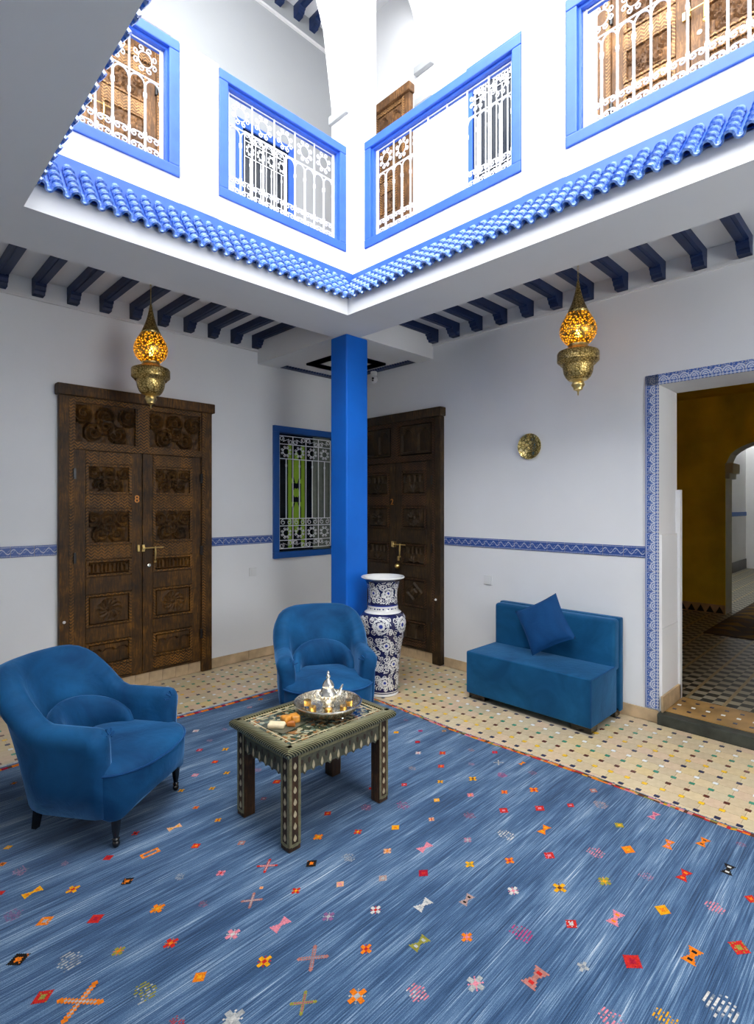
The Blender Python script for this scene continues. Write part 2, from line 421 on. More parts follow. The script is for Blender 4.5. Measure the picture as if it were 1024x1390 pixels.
# navy star and saw-edged border strips under the corner bay
def star_part(x0, y0, x1, y1, wd_, saw=0):
    a = Vector((x0, y0)); q = Vector((x1, y1)); d = (q-a); L = d.length; d /= L; n = Vector((-d.y, d.x))
    poly = [a, q]
    if saw:
        k = int(L/saw); top = []
        for i in range(k): top += [q + n*wd_*.82 - d*(L*i/k), q + n*wd_ - d*(L*(i+.5)/k)]
        poly += top + [a + n*wd_*.82]
    else: poly += [q + n*wd_ - d*wd_*.0, a + n*wd_]
    m = MB(); m.prism([tuple(p) for p in poly], 2.915, 2.935, 'z'); return m.build('star_strip', NAVY, bay)
star_part(3.99, 4.585, 3.14, 4.585, .07, .035)
star_part(3.975, 3.47, 3.975, 4.59, .07, .035)
cx_, cy_ = 3.55, 4.03
for k in range(2):
    for i in range(4):
        a0 = PI/2*i + PI/4*k + PI/4*(1-k); a1 = a0 + PI/2; rr = .40
        star_part(cx_+rr*math.cos(a0), cy_+rr*math.sin(a0), cx_+rr*math.cos(a1), cy_+rr*math.sin(a1), .075)
# cornice moulding
m = MB(); m.box(XW, 2.885, YB-.02, YB, 3.025, 3.045); struct('trim_1', m, MOULD, 'thin plaster cornice under the joists on the wall with the window', 'trim')
m = MB(); m.box(XA-.02, XA, YW, 3.265, 3.03, 3.05); struct('trim_2', m, MOULD, 'thin plaster cornice under the joists on the sofa wall', 'trim')

# navy joists with stepped corbels
def joist_mesh(L, zc, name):
    j = MB(); hw = .036
    j.box(-hw, hw, -L, 0, zc-.055, zc); j.box(-hw*.45, hw*.45, -L, -.1, zc-.062, zc-.055)
    poly = [(0, zc-.055), (-.115, zc-.055), (-.115, zc-.07), (-.10, zc-.075), (-.095, zc-.10), (-.075, zc-.105), (-.07, zc-.125), (0, zc-.125)]
    v = [(-hw*.98, y, z) for y, z in poly] + [(hw*.98, y, z) for y, z in poly]; n = len(poly)
    j.add(v, [tuple(range(n)), tuple(range(2*n-1, n-1, -1))] + [(i, i+n, (i+1) % n + n, (i+1) % n) for i in range(n)])
    return j.mesh(name, NAVY)
jl = joist_mesh(YB-YI, ZC, 'joist'); jr = joist_mesh(XA-XI, ZC, 'joist'); ju = joist_mesh(1.1, ZR, 'joist')
for k in range(10):
    x = .765 + .2322*k
    tag(obj('ceiling_joist', jl, None, (x, YB, 0)), 'navy ceiling joist with stepped corbel running to the wall with the window', 'joist', 'navy joists above the window wall')
for k in range(11):
    y = 3.235 - .2485*k
    tag(obj('ceiling_joist', jr, None, (XA, y, 0), (0, 0, RW)), 'navy ceiling joist with stepped corbel running to the sofa wall', 'joist', 'navy joists above the sofa wall')
for x in (2.64, 2.88, 3.12, 3.355, 3.56, 3.80):
    tag(obj('ceiling_joist', ju, None, (x, YB, 0)), 'blue upstairs joist seen through the white arch', 'joist', 'blue joists of the upper gallery')

# blue column
tag(MB().box(2.89, 3.13, 3.275, 3.475, 0, ZS).build('column', COLUMN, bevel=.012), 'bright blue square column behind the tub chair', 'column', kind='structure')

# ---------------------------------------------------------------- baseboards, border tiles
def run_boxes(name, label, spans, z0, z1, th, side, mat, piece, L, cat='baseboard', gap=.002, backing=GROUT):
    root = None
    mb = MB()
    for a, q in spans:
        if side == 'L': mb.box(a, q, YB-th*.6, YB, z0, z1-.003)
        else: mb.box(XA-th*.6, XA, a, q, z0, z1-.003)
    root = struct(name, mb, backing, label, cat)
    for a, q in spans:
        n = max(1, round((q-a)/L)); l = (q-a)/n
        me = MB().box(gap/2, l-gap/2, -th, -th*.5, 0, z1-z0).mesh(piece, mat, bevel=.0015, seg=1)
        for i in range(n):
            if side == 'L': obj(piece, me, root, (a+i*l, YB, z0))
            else: obj(piece, me, root, (XA, q-i*l, z0), (0, 0, RW))
    return root
run_boxes('baseboard_left', 'cream stone baseboard along the window wall', [(XW, 1.12), (2.375, XA-.02)], 0, .09, .018, 'L', STONE, 'stone_piece', .42)
run_boxes('baseboard_right', 'cream stone baseboard behind the sofa', [(DY1+.002, 3.12)], 0, .085, .018, 'R', STONE, 'stone_piece', .36)
run_boxes('trim_3', 'blue and white wave tile band beside the window and carved door', [(XW, 1.125), (2.375, 3.055)], 1.128, 1.208, .008, 'L', BAND, 'border_tile', .15, 'tile band')
run_boxes('trim_4', 'blue and white wave tile band beside the brass plate wall', [(1.343, 3.125)], 1.136, 1.216, .008, 'R', BAND, 'border_tile', .15, 'tile band')
# doorway border
tr = struct('trim_5', MB().box(XA-.004, XA, DY1-.0, DY1+.088, .10, DZ+.07).box(XA-.004, XA, DY0, DY1, DZ, DZ+.07), GROUT, 'blue palmette tile border around the hall doorway', 'tile border')
nv = 17; lv = (DZ-.02)/nv
me = MB().box(.0008, lv-.0008, -.009, -.004, 0, .088).mesh('border_tile', ARCT, bevel=.001, seg=1)
Mv = Matrix(((0,1,0),(0,0,1),(1,0,0)))
for i in range(nv): obj('border_tile', me, tr, (XA, DY1, .09+i*lv), Mv)
nh = 8; lh = (DY1-DY0)/nh
me2 = MB().box(.0008, lh-.0008, -.009, -.004, 0, .072).mesh('border_tile', ARCT, bevel=.001, seg=1)
for i in range(nh): obj('border_tile', me2, tr, (XA, DY1-i*lh, DZ), (0,0,RW))
mec = MB().box(.0008, .0872, -.009, -.004, 0, .072).mesh('border_tile', ARCT, bevel=.001, seg=1)
obj('border_tile', mec, tr, (XA, DY1+.088, DZ), (0,0,RW))
# panelled lower jamb and raised threshold
j = MB(); j.box(XA+.012, XA+JD-.02, DY1-.014, DY1, .30+.35, 1.30); j.box(XA+.012, XA+JD-.02, DY1-.016, DY1, .08, .648)
struct('wall_jamb', j, WHITE, 'white dado panel lining the hall doorway jamb', 'panel')
j = MB(); j.box(XA+JD-.03, XA+JD+.02, DY1-.03, DY1+.02, .08, 1.62)
struct('trim_6', j, WHITE, 'narrow white edge post at the inner end of the jamb', 'trim')
j = MB(); j.box(XA-.018, XA+JD, DY1-.03, DY1-.016, .08, .19)
struct('baseboard_jamb', j, STONE, 'cream skirting along the hall doorway jamb', 'baseboard', bevel=.003)
st = struct('door_step', MB().box(XA-.045, XA+.05, DY0, DY1, 0, .075), DARKST, 'dark worn stone step at the hall doorway', 'step', bevel=.006)
fh = struct('floor_threshold', MB().box(XA+.05, XA+JD+.04, DY0, DY1, 0, .078), simple('ochre_threshold', (.36, .21, .07), .45, var=.3, vscale=6), 'ochre tile threshold with dark and white insets', 'floor')
for i in range(3):
    for k in range(11):
        obj('inset_tile', [MB().box(-.012, .012, -.012, .012, 0, .003).mesh('inset_tile', DOTM[0 if i != 1 else 1])][0], fh, (XA+.13+i*.105, DY1-.06-k*.09, .077))

# ---------------------------------------------------------------- floor tiles
PT = .0905
def notched(s, d):
    a = s/2; n = d/2
    return [(-a+n,-a),(a-n,-a),(a-n,-a+n),(a,-a+n),(a,a-n),(a-n,a-n),(a-n,a),(-a+n,a),(-a+n,a-n),(-a,a-n),(-a,-a+n),(-a+n,-a+n)]
bt = MB().prism(notched(PT-.0011, .0265), -.006, 0, 'z').mesh('tile', FTILE)
dots = [MB().box(-.0125, .0125, -.0125, .0125, -.006, .0004).mesh('inset_tile', m_) for m_ in DOTM]
def vis(x, y):
    F = (math.cos(R_(YAW)), math.sin(R_(YAW))); d = x*F[0]+y*F[1]; l = x*F[1]-y*F[0]
    if d < .3: return None
    px = 512 + FPX*l/d
    return d if -15 < px < 1040 else (d + 100 if -350 < px < 1700 else None)
cells = []; dl = []
nx = 46; ny = 52
for i in range(nx):
    for k in range(-10, ny):
        x = 3.878 - PT*i; y = 1.308 + PT*k
        if y > YB-.03 or y < -1: continue
        for dx, dy, L_ in ((0, 0, dl), (-PT/2, PT/2, cells), ):
            xx, yy = x+dx, y+dy
            if yy > YB-.05: continue
            if xx < 2.80 and yy < 3.58: continue
            d = vis(xx, yy)
            if d is None: continue
            if 3.46 < xx < 3.94 and 1.53 < yy < 2.44 : continue
            L_.append((d, xx, yy, i, k))
for k in range(-10, ny):
    y = 1.308 + PT*(k+.5); x = 3.878 + PT/2
    if -1 < y < YB-.05 and vis(x, y): cells.append((vis(x, y), x, y, 0, k))
cells.sort(); dl.sort()
def dcol(x, y):
    i = int(round((3.878-x)/PT)); k = int(round((YB-.11-y)/PT)); return min(i, max(k, 0)) % 5
for d, x, y, i, k in cells[:300]: obj('tile', bt, floor, (x, y, 0))
far = MB(); rr = random.Random(3)
for d, x, y, i, k in cells[300:]:
    t = rr.random()
    for (p0, c0), (p1, c1) in zip(BEIGE[:-1], BEIGE[1:]):
        if p0 <= t <= p1: cc = tuple(a+(q-a)*(t-p0)/(p1-p0) for a, q in zip(c0, c1)); break
    far.prism([(px+x, py+y) for px, py in notched(PT-.0011, .0265)], -.006, 0, 'z', cc)
tag(far.build('tile_field', VCTILE, floor), 'beige tiles of the patio floor beyond the sofa', kind='stuff')
for d, x, y, i, k in dl[:300]: obj('inset_tile', dots[dcol(x, y)], floor, (x, y, 0))
far = MB()
for d, x, y, i, k in dl[300:]: far.box(x-.0125, x+.0125, y-.0125, y+.0125, -.006, .0004, DOTC[dcol(x, y)])
if dl[300:]: tag(far.build('inset_tile_field', VCTILE, floor), 'small coloured inset tiles of the patio floor beyond the sofa', kind='stuff')

# ================================================================ eaves, parapet and upper gallery
ES, EZ0, EZ1 = 0.05, 3.008, 3.235      # tile overhang, eave and head heights
def eave(name, label, loc, rot, L, rows, setb_, corner=None):
    # local x along the eave, local y back to the parapet, eave end at y = -ES
    root = thing(name, label, 'tiled eave', loc, rot, kind='structure')
    wm = MB(); v = [(.006, 2.99), (.006, EZ0+.028), (setb_, EZ1-.034), (setb_, 2.99)]
    n = 4; wm.add([(0, y, z) for y, z in v] + [(L, y, z) for y, z in v], [(0,1,2,3), (7,6,5,4)] + [(i, i+n, (i+1) % n+n, (i+1) % n) for i in range(n)])
    wm.build('eave_bed', UPPER, root)
    sl_ = MB(); v = [(-.006, EZ0+.030), (-.006, EZ0+.036), (setb_, EZ1-.022), (setb_, EZ1-.033)]
    sl_.add([(0, y, z) for y, z in v] + [(L, y, z) for y, z in v], [(0,1,2,3), (7,6,5,4)] + [(i, i+n, (i+1) % n+n, (i+1) % n) for i in range(n)]); sl_.build('eave_slope', BLUE, root)
    MB().box(0, L, setb_-.012, setb_+.0, EZ1-.05, 3.285).build('eave_band', BLUE, root)
    ang = math.atan2(EZ1-EZ0, setb_+ES); ln = math.hypot(EZ1-EZ0, setb_+ES)
    pitch = .0765; ex = ln/5; tl = ex*1.28
    def arc(r0, r1, l, up):
        mb = MB(); n = 8; ring0 = []; 
        for q in range(2):
            y = 0 if q == 0 else l; sc = 1.0 if q == 0 else .90
            for k in range(n+1):
                a = PI*k/n if up else PI + PI*k/n
                ring0.append((r1*sc*math.cos(a), y, r1*sc*math.sin(a)*1.05))
            for k in range(n, -1, -1):
                a = PI*k/n if up else PI + PI*k/n
                ring0.append((r0*sc*math.cos(a), y, r0*sc*math.sin(a)*1.05))
        m = 2*(n+1); f = []
        for k in range(m): f.append((k, (k+1) % m, (k+1) % m + m, k + m))
        for q in range(2):
            for k in range(n): f.append((q*m+k, q*m+k+1, q*m+m-2-k, q*m+m-1-k))
        return mb.add(ring0, f)
    cov = arc(.017, .0275, tl, True).mesh('roof_tile', RTILE, smooth=True, ang=50)
    pan = arc(.0145, .0235, tl*1.25, False).mesh('pan_tile', RTILE, smooth=True, ang=50)
    ncol = int(L/pitch)
    for i in range(ncol):
        x = (i+.5)*L/ncol
        dcor = 0 if corner is None else ((x-corner[1]) if corner[0] > 0 else (corner[1]-x))
        for r in range(rows):
            s = ex*r
            if s*math.cos(ang) < dcor-.03: continue
            obj('roof_tile', cov, root, (x, -ES + s*math.cos(ang), EZ0 + s*math.sin(ang) + .004 + random.uniform(-.001, .002)), (ang-.15, 0, random.uniform(-.02, .02)))
        if dcor > 0: continue
        obj('pan_tile', pan, root, (x+.5*L/ncol, -ES+.004, EZ0+.012), (ang-.05, 0, 0))
    return root
eave('tiled_eave', 'blue glazed tile eave above the window wall gallery', (XL+.02, YC, 0), 0, XP-XL-.02, 5, YP-YC, (1, XC-ES-XL-.02))
eave('tiled_eave', 'blue glazed tile eave above the sofa wall gallery', (XC, YP, 0), RW, 2.72, 5, XP-XC, (-1, YP-YC+ES))
eave('tiled_eave', 'blue glazed tile eave seen end-on under the flat soffit', (XL, .9, 0), PI/2, YC-.93, 2, .15)
# parapets: solid below the railings
PB = 3.44
pl = MB(); pl.box(XO-.12, XP+.12, YP, YP+.12, ZF2-.1, PB)
struct('wall_parapet_left', pl, UPPER, 'white parapet under the railings above the window wall', 'parapet')
pr = MB(); pr.box(XP, XP+.12, YO-.12, YP, ZF2-.1, PB)
struct('wall_parapet_right', pr, UPPER, 'white parapet under the railings above the sofa wall', 'parapet')
ps = MB(); ps.box(XO-.12, XO, YO-.12, YP, ZF2-.1, 4.22); ps.box(XO, XP, YO-.12, YO, ZF2-.1, 4.22)
struct('wall_parapet_near', ps, UPPER, 'solid white parapets without railings around the patio', 'parapet')
LR = [(0.50, 1.39), (1.645, 2.70)]       # left railings x ranges
RR = [(2.93, 1.61), (1.34, 0.02)]        # right railings y ranges (from the corner outwards)
def pier(x0, x1, y0, y1, lab):
    tag(MB().box(x0, x1, y0, y1, 3.286, 4.255).build('balcony_pier', UPPER, bevel=.012), lab, 'pier', kind='structure')
pier(1.392, 1.643, YP-.0122, YP+.15, 'white balcony pier between two railings above the window wall')
pier(XP-.0122, XP+.15, 1.342, 1.608, 'white balcony pier between two railings above the sofa wall')
tag(MB().box(2.702, XP+.12, YP, YP+.12, PB, 4.255).box(XP, XP+.12, 2.932, YP-.001, PB, 4.255).build('balcony_pier', UPPER), 'white angled balcony pier filling the patio corner', 'pier', kind='structure')
# upper slab, walls, ceiling
up = MB(); up.box(XW, XA+JD, YB, YB+.3, ZF2, ZR+.2); up.box(XW-.2, XW, YP, YB, ZF2, ZR+.2); struct('wall_upper_left', up, SHADE_TONE, 'white upstairs wall with shade toned into its colour, around the blue window, with an added unseen end wall', 'wall')  # shade toned into wall colour; unseen end wall added to block side light
up = MB(); up.box(XA, XA+JD, YW, YB, ZF2, ZR+.2); struct('wall_upper_right', up, UPPER, 'bright white upstairs wall with the brass-bolted door', 'wall')
uc = MB(); uc.box(XP, XA, YW, YB, ZR, ZR+.2); uc.box(XW, XP, YP, YB, ZR, ZR+.2); uc.box(XW, XP, YW, YO, ZR, ZR+.2)
struct('ceiling_upper', uc, UPPER, 'white ceiling of the upper gallery around the open sky', 'ceiling')
m = MB(); m.box(XW, XA, YB-.025, YB, 6.50, 6.525); struct('trim_7', m, MOULD, 'thin plaster cornice on the shade-toned upstairs wall', 'trim')
# arcade: corner pillar, wide left arch, narrow cross arch
AY0, AY1 = 3.27, 3.465
def arch_wall(x0, x1, zs, Rl, flip=None, n=28):
    # pointed arch between x0 and x1 springing at zs with circle radius Rl
    xm = (x0+x1)/2; pts = []
    for k in range(n+1):
        x = x0 + (x1-x0)*k/n
        dx = (x-x0) if x <= xm else (x1-x)
        pts.append((x, zs + math.sqrt(max(0, Rl*Rl - (Rl-dx)**2))))
    m = MB()
    for (xa, za), (xb, zb) in zip(pts[:-1], pts[1:]):
        m.prism([(xa, min(za, ZR-.001)), (xb, min(zb, ZR-.001)), (xb, ZR), (xa, ZR)], AY0, AY1, 'y')
    return m
am = arch_wall(XO-.1, 2.89, 4.84, 2.1)
struct('wall_arcade_left', am, UPPER, 'wide white pointed arch in front of the shade-toned upstairs wall', 'arch')
am = arch_wall(3.225, XA, 6.02, .62); am.box(XA-.035, XA, AY0, AY1, 5.77, 6.10)
struct('wall_arcade_right', am, UPPER, 'narrow white arch joining the upper pillar to the bright wall', 'arch')
pm = MB(); pm.box(2.89, 3.225, AY0, AY1, ZF2, ZR)
struct('upper_pillar', pm, UPPER, 'white upstairs corner pillar between the two arches', 'pillar')
def impost(x0, x1, z, lab): 
    i = MB(); i.box(x0, x1, AY0-.02, AY1+.01, z-.05, z+.02); struct('impost', i, SHADE_TONE, lab, 'moulding', bevel=.01)  # imposts reuse the shade-toned plaster, darkened to stand out
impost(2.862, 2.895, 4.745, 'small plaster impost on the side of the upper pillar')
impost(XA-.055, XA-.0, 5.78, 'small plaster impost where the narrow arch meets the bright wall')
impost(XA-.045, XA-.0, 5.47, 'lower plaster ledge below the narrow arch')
# ================================================================ doors
def hf(kind, u, v, asp):
    x = (u-.5)*asp; y = v-.5; r = np.hypot(x, y); th = np.arctan2(y, x)
    if kind == 'rosette':
        h = np.where(r < .44, .35+.6*np.abs(np.sin(6*th+8*r))*np.clip(r*5, 0, 1), .75)
        h = np.where((r > .40) & (r < .45), 1.0, h); h = np.where(r < .07, 1.0, h)
        return h
    if kind == 'scroll':
        h = np.zeros_like(u)
        for cx, cy, s in ((-.5,.25,1),(.0,.22,-1),(.5,.25,1),(-.28,-.24,-1),(.27,-.24,1),(0,-.05,1)):
            cx *= asp*.75; dx = x-cx; dy = y-cy; rr = np.hypot(dx, dy); t = np.arctan2(dy, dx)*s
            h = np.maximum(h, np.where(rr < .26, .5+.5*np.sin(t + rr*42), 0))
        return np.maximum(h, .25*(np.sin(x*22)*np.sin(y*20)+.3))
    if kind == 'leaf':
        return .5+.5*np.sin(9*x+3*np.sin(11*y))*np.cos(13*y+2*np.sin(9*x))
    if kind == 'arches':
        n = max(3, int(round(asp*3.2))); f = (u*n) % 1 - .5; yy = (v*1.0)
        op = (np.abs(f) < .3) & (yy > .12) & (yy < .62 + .22*np.sqrt(np.clip(1-(f/.3)**2, 0, 1)))
        return np.where(op, .05, .85)
    if kind == 'lattice':
        top = v > .5
        n = max(3, int(round(asp*3))); f = (u*n) % 1 - .5
        op = (np.abs(f) < .3) & (v > .56) & (v < .8+.1*np.sqrt(np.clip(1-(f/.3)**2, 0, 1)))
        y2 = v-.06; r2 = np.hypot(x, y2); t2 = np.arctan2(y2, x)
        fan = np.where(r2 < .4, .3+.7*np.abs(np.sin(5*t2)), .8)
        return np.where(top, np.where(op, .0, .85), fan)
    if kind == 'diamond':
        d = np.abs(x/asp)+np.abs(y)
        return np.where((d < .40) & (d > .30), 1, np.where(d < .14, .9, .25))
    if kind == 'two':
        f = np.abs(np.abs(u-.5)-.25); op = (f < .17) & (v > .1) & (v < .7+.2*np.cos(f/.17*PI/2))
        return np.where(op, .0, .8)
    if kind == 'wavy':
        top = .62+.14*np.abs(np.sin(u*PI*3))
        return np.where(v > top, .9, .15+.08*np.sin(u*30))
    return np.zeros_like(u)
def relief(name, x0, x1, z0, z1, y0, depth, kind, mat, parent, res=.009):
    W, H = x1-x0, z1-z0; nu = max(8, int(W/res)); nv = max(6, int(H/res))
    u, v = np.meshgrid(np.linspace(0, 1, nu+1), np.linspace(0, 1, nv+1))
    h = hf(kind, u, v, W/H); e = np.minimum(np.minimum(u, 1-u)*W, np.minimum(v, 1-v)*H); h = np.where(e < .004, 0, h)
    mb = MB(); vs_ = [(x0+W*a, y0-depth*hh, z0+H*b_) for a, b_, hh in zip(u.ravel(), v.ravel(), h.ravel())]
    fs = [(j*(nu+1)+i, j*(nu+1)+i+1, (j+1)*(nu+1)+i+1, (j+1)*(nu+1)+i) for j in range(nv) for i in range(nu)]
    o = mb.add(vs_, fs).build(name, mat, parent, norm=False, smooth=True, ang=35); return o
def door(name, label, loc, rot, W, rows, number=None, mats=(WOOD, WOODZ), handle=1.15, transom=('scroll', 'scroll'), H=2.43, knob=False, hx=.05, numz=1.56):
    WM, WZ = mats
    root = thing(name, label, 'door', loc, rot, kind='structure')
    fw = .10; D = .06
    MB().box(-.02, W+.02, -D-.025, 0, H-.085, H).build('lintel', WM, root, bevel=.01)
    for s in (0, 1):
        x0 = 0 if s == 0 else W-fw
        j = MB().box(x0, x0+fw, -D, 0, .0 if False else .005, H-.085).build('door_jamb', WM, root, bevel=.006)
        xs = fw*.62 if s == 0 else W-fw+.0
        MB().box(xs+.004, xs+fw*.38-.004, -D-.006, -D, .12, H-.1).build('carved_strip', WZ, j)
    zt = 1.975
    tb = MB().box(fw, W-fw, -D, 0, zt-.035, zt+.02).build('transom_bar', WZ, root)
    MB().box(fw, W-fw, -D+.012, 0, H-.125, H-.085).build('transom_rail', WZ, root)
    mx = W/2
    MB().box(mx-.045, mx+.045, -D, 0, zt+.02, H-.125).build('mullion', WZ, root)
    for k, (a, q) in enumerate(((fw, mx-.045), (mx+.045, W-fw))):
        MB().box(a, q, -.02, 0, zt+.02, H-.125).build('panel_back', WM, root)
        relief('carved_panel', a+.012, q-.012, zt+.03, H-.135, -.022, .034, transom[k], WM, root)
        MB().box(a, a+.012, -D+.01, -.02, zt+.02, H-.125).box(q-.012, q, -D+.01, -.02, zt+.02, H-.125).build('panel_bead', WZ, root)
    # two leaves
    for s in (0, 1):
        a, q = (fw, mx-.003) if s == 0 else (mx+.003, W-fw)
        z0, z1 = .115, zt-.035
        leaf = MB().box(a, q, -.028, 0, z0, z1).build('door_leaf', WM, root)
        sw = .085
        for sx in (a, q-sw):
            MB().box(sx, sx+sw, -.042, -.028, z0, z1).build('stile', WM, leaf, bevel=.002, seg=1)
        ia, iq = a+sw, q-sw
        edges = []
        for zb, zt2, kd in rows:
            relief('carved_panel', ia+.022, iq-.022, zb+.016, zt2-.016, -.0285, .024, kd, WM, leaf)
            m_ = MB(); 
            m_.box(ia, ia+.02, -.05, -.028, zb, zt2); m_.box(iq-.02, iq, -.05, -.028, zb, zt2)
            m_.box(ia+.02, iq-.02, -.05, -.028, zb, zb+.014); m_.box(ia+.02, iq-.02, -.05, -.028, zt2-.014, zt2)
            m_.build('panel_frame', WZ, leaf)
            edges.append((zb, zt2))
        edges = sorted(edges); prev = z0
        for zb, zt2 in edges + [(z1, z1)]:
            if zb-prev > .02:
                g_ = (zb-prev)
                MB().box(ia, iq, -.044, -.028, prev+.008, zb-.008).build('rail', WZ if g_ < .13 else WM, leaf, bevel=.002, seg=1)
            prev = zt2
    MB().box(fw, W-fw, -.045, 0, .10, .117).build('threshold_board', WM, root)
    sl = MB().box(fw, W-fw, -.03, 0, 0, .10).build('sill', GROUT, root)
    n = 9; l = (W-2*fw)/n; me = MB().box(.001, l-.001, -.036, -.03, .002, .098).mesh('sill_tile', STONE)
    for i in range(n): obj('sill_tile', me, sl, (fw+i*l, 0, 0))
    if handle:
        hr = MB(); y = -.075
        hr.tube([(mx+hx-.045, y, handle), (mx+hx+.115, y, handle)], .0055, 8)
        hr.lathe([(.006, -.018), (.011, -.01), (.013, 0), (.011, .01), (.006, .018)], 10, mx+hx-.05, y, handle)
        hr.box(mx+hx-.062, mx+hx-.042, y, -.042, handle-.028, handle+.028)
        bo = hr.build('bolt', BRASS, root, smooth=True)
        p = MB(); p.tube([(mx+hx+.045, y-.004, handle+.01), (mx+hx+.045, y-.006, handle-.04), (mx+hx+.043, y-.006, handle-.10)], [.006, .009, .007], 8)
        p.lathe([(.0, -.016), (.012, -.008), (.012, .004), (0, .012)], 8, mx+hx+.043, y-.006, handle-.115)
        p.build('hasp', BRASS, bo, smooth=True)
        MB().box(mx-.045, mx-.025, -.06, -.042, handle-.028, handle+.028).build('bolt_keeper', BRASS, root, bevel=.004)
        if knob:
            kk = MB().lathe([(0, .052), (.014, .05), (.027, .035), (.03, .02), (.02, .008), (.012, .004), (.012, -.01)], 16).build('knob', BRASS, root, smooth=True)
            kk.rotation_euler = (R_(90), 0, 0); kk.location = (mx+.05, -.042, handle-.215)
            MB().box(mx+.035, mx+.058, -.05, -.042, handle-.165, handle-.12).build('lock_plate', BRASS, root, bevel=.002)
        else:
            o = MB().lathe([(.008, 0), (.015, .002), (.015, .006), (.009, .007)], 14).build('lock_ring', SILVER, root); o.rotation_euler = (R_(90), 0, 0); o.location = (mx+.055, -.042, handle-.15)
    if number:
        cu = bpy.data.curves.new('number', 'FONT'); cu.body = number; cu.size = .085; cu.extrude = .003; cu.align_x = 'CENTER'
        to = bpy.data.objects.new('tmp', cu); COL.objects.link(to); dg = bpy.context.evaluated_depsgraph_get()
        me = bpy.data.meshes.new_from_object(to.evaluated_get(dg)); bpy.data.objects.remove(to)
        me.materials.clear(); me.materials.append(COPPER)
        o = obj('door_number', me, root, (mx-.045, -.046, numz-.03), (R_(90), 0, 0)); o['label'] = 'copper numeral ' + number
    for hz in (.35, 1.1, 1.75):
        MB().box(fw-.012, fw+.012, -D-.006, -.04, hz-.04, hz+.04).build('hinge', BLACK, root)
        MB().box(W-fw-.012, W-fw+.012, -D-.006, -.04, hz-.04, hz+.04).build('hinge', BLACK, root)
    o = MB().lathe([(0, .018), (.008, .016), (.012, .006), (.008, 0)], 12).build('bell_button', MOULD, root, smooth=True)
    o.rotation_euler = (R_(90), 0, 0); o.location = ((.03 if rot == 0 else W-.05), -D, .62)
    return root
COPPER = simple('copper_numeral', (.62, .24, .06), .4, .8)
door('door_1', 'wide dark carved double door with number eight', (1.128, YB, 0), 0, 1.238,
     [(.225, .42, 'wavy'), (.55, .80, 'rosette'), (.945, 1.07, 'arches'), (1.195, 1.475, 'scroll'), (1.60, 1.83, 'scroll')], '8', handle=1.15, transom=('scroll', 'scroll'))
door('door_2', 'brown cedar double door with number two beside blue column', (XA, 4.315, 0), RW, 1.185,
     [(.175, .37, 'two'), (.515, .79, 'diamond'), (.92, 1.125, 'lattice'), (1.275, 1.495, 'rosette'), (1.61, 1.84, 'lattice')], '2', (WOOD2, WOOD2Z), 1.115, ('two', 'two'), knob=True, numz=1.545)
door('door_3', 'lighter brown carved door upstairs behind a grille on the shade-toned wall', (0.72, YB, ZF2), 0, 1.24,
     [(.225, .42, 'wavy'), (.55, .80, 'scroll'), (.945, 1.07, 'arches'), (1.195, 1.475, 'leaf'), (1.60, 1.83, 'scroll')], None, (WOODU, WOODUZ), 1.40, H=2.27)
door('door_4', 'lighter brown door with round-arched panels upstairs in the corner', (XA, 4.54, 3.25), RW, 1.02,
     [(.175, .37, 'two'), (.515, .79, 'diamond'), (.92, 1.125, 'lattice'), (1.275, 1.495, 'rosette'), (1.61, 1.84, 'lattice')], None, (WOODU, WOODUZ), None, ('two', 'two'))
door('door_5', 'lighter brown carved door with brass bolt on the bright upstairs wall', (XA, 1.66, ZF2), RW, 1.22,
     [(.225, .42, 'wavy'), (.55, .80, 'scroll'), (.945, 1.16, 'leaf'), (1.24, 1.475, 'scroll'), (1.60, 1.83, 'scroll')], None, (WOODU, WOODUZ), 1.46)

# ================================================================ iron grilles
def spiral(cx, cz, r, a0, turns, d, r1=.32, n=15):
    return [(cx + r*(1+(r1-1)*k/n)*math.cos(a0+d*2*PI*turns*k/n), 0, cz + r*(1+(r1-1)*k/n)*math.sin(a0+d*2*PI*turns*k/n)) for k in range(n+1)]
def cscroll(R0, rs, a, half, t=.0042):
    # arc on a ring of radius R0 whose two ends curl outwards
    pts = []
    e1 = a+half; e0 = a-half
    arcp = [(R0*math.cos(q), 0, R0*math.sin(q)) for q in np.linspace(e0, e1, 7)]
    s1 = spiral((R0+rs)*math.cos(e1), (R0+rs)*math.sin(e1), rs, e1+PI, 1.15, -1)
    s0 = spiral((R0+rs)*math.cos(e0), (R0+rs)*math.sin(e0), rs, e0+PI, 1.15, 1)
    return list(reversed(s0))[:-1] + arcp + s1[1:]
def rosette_mesh(w_, h_, t=.0036):
    mb = MB(); s = min(w_, h_)/2
    for k in range(4):
        p = cscroll(s*.47, s*.19, PI/4+k*PI/2, .36)
        fx, fz = (w_/2/s, h_/2/s)
        mb.tube([(x*fx, y, z*fz) for x, y, z in p], t, 5)
    mb.tube([(s*.45*math.cos(q)*w_/2/s, 0, s*.45*math.sin(q)*h_/2/s) for q in np.linspace(0, 2*PI, 21)[:-1]], t*.8, 4, closed=True)
    return mb.mesh('scroll_rosette', IRON, smooth=True, ang=180)
def sscroll_pts(x0, x1, z0, z1, flip):
    r = (z1-z0)*.36; za, zb = (z1-r, z0+r)
    a = spiral(x0+r, za, r, R_(-60), 1.3, 1); b_ = spiral(x1-r, zb, r, R_(120), 1.3, 1)
    pts = list(reversed(a)) + b_
    if flip: pts = [(x, y, z0+z1-z) for x, y, z in pts]
    return pts
def ctube(name, ptsl, r, n=5, mat=None):
    mb = MB()
    for p in ptsl: mb.tube(p, r, n)
    return mb.mesh(name, mat or IRON, smooth=True, ang=180)
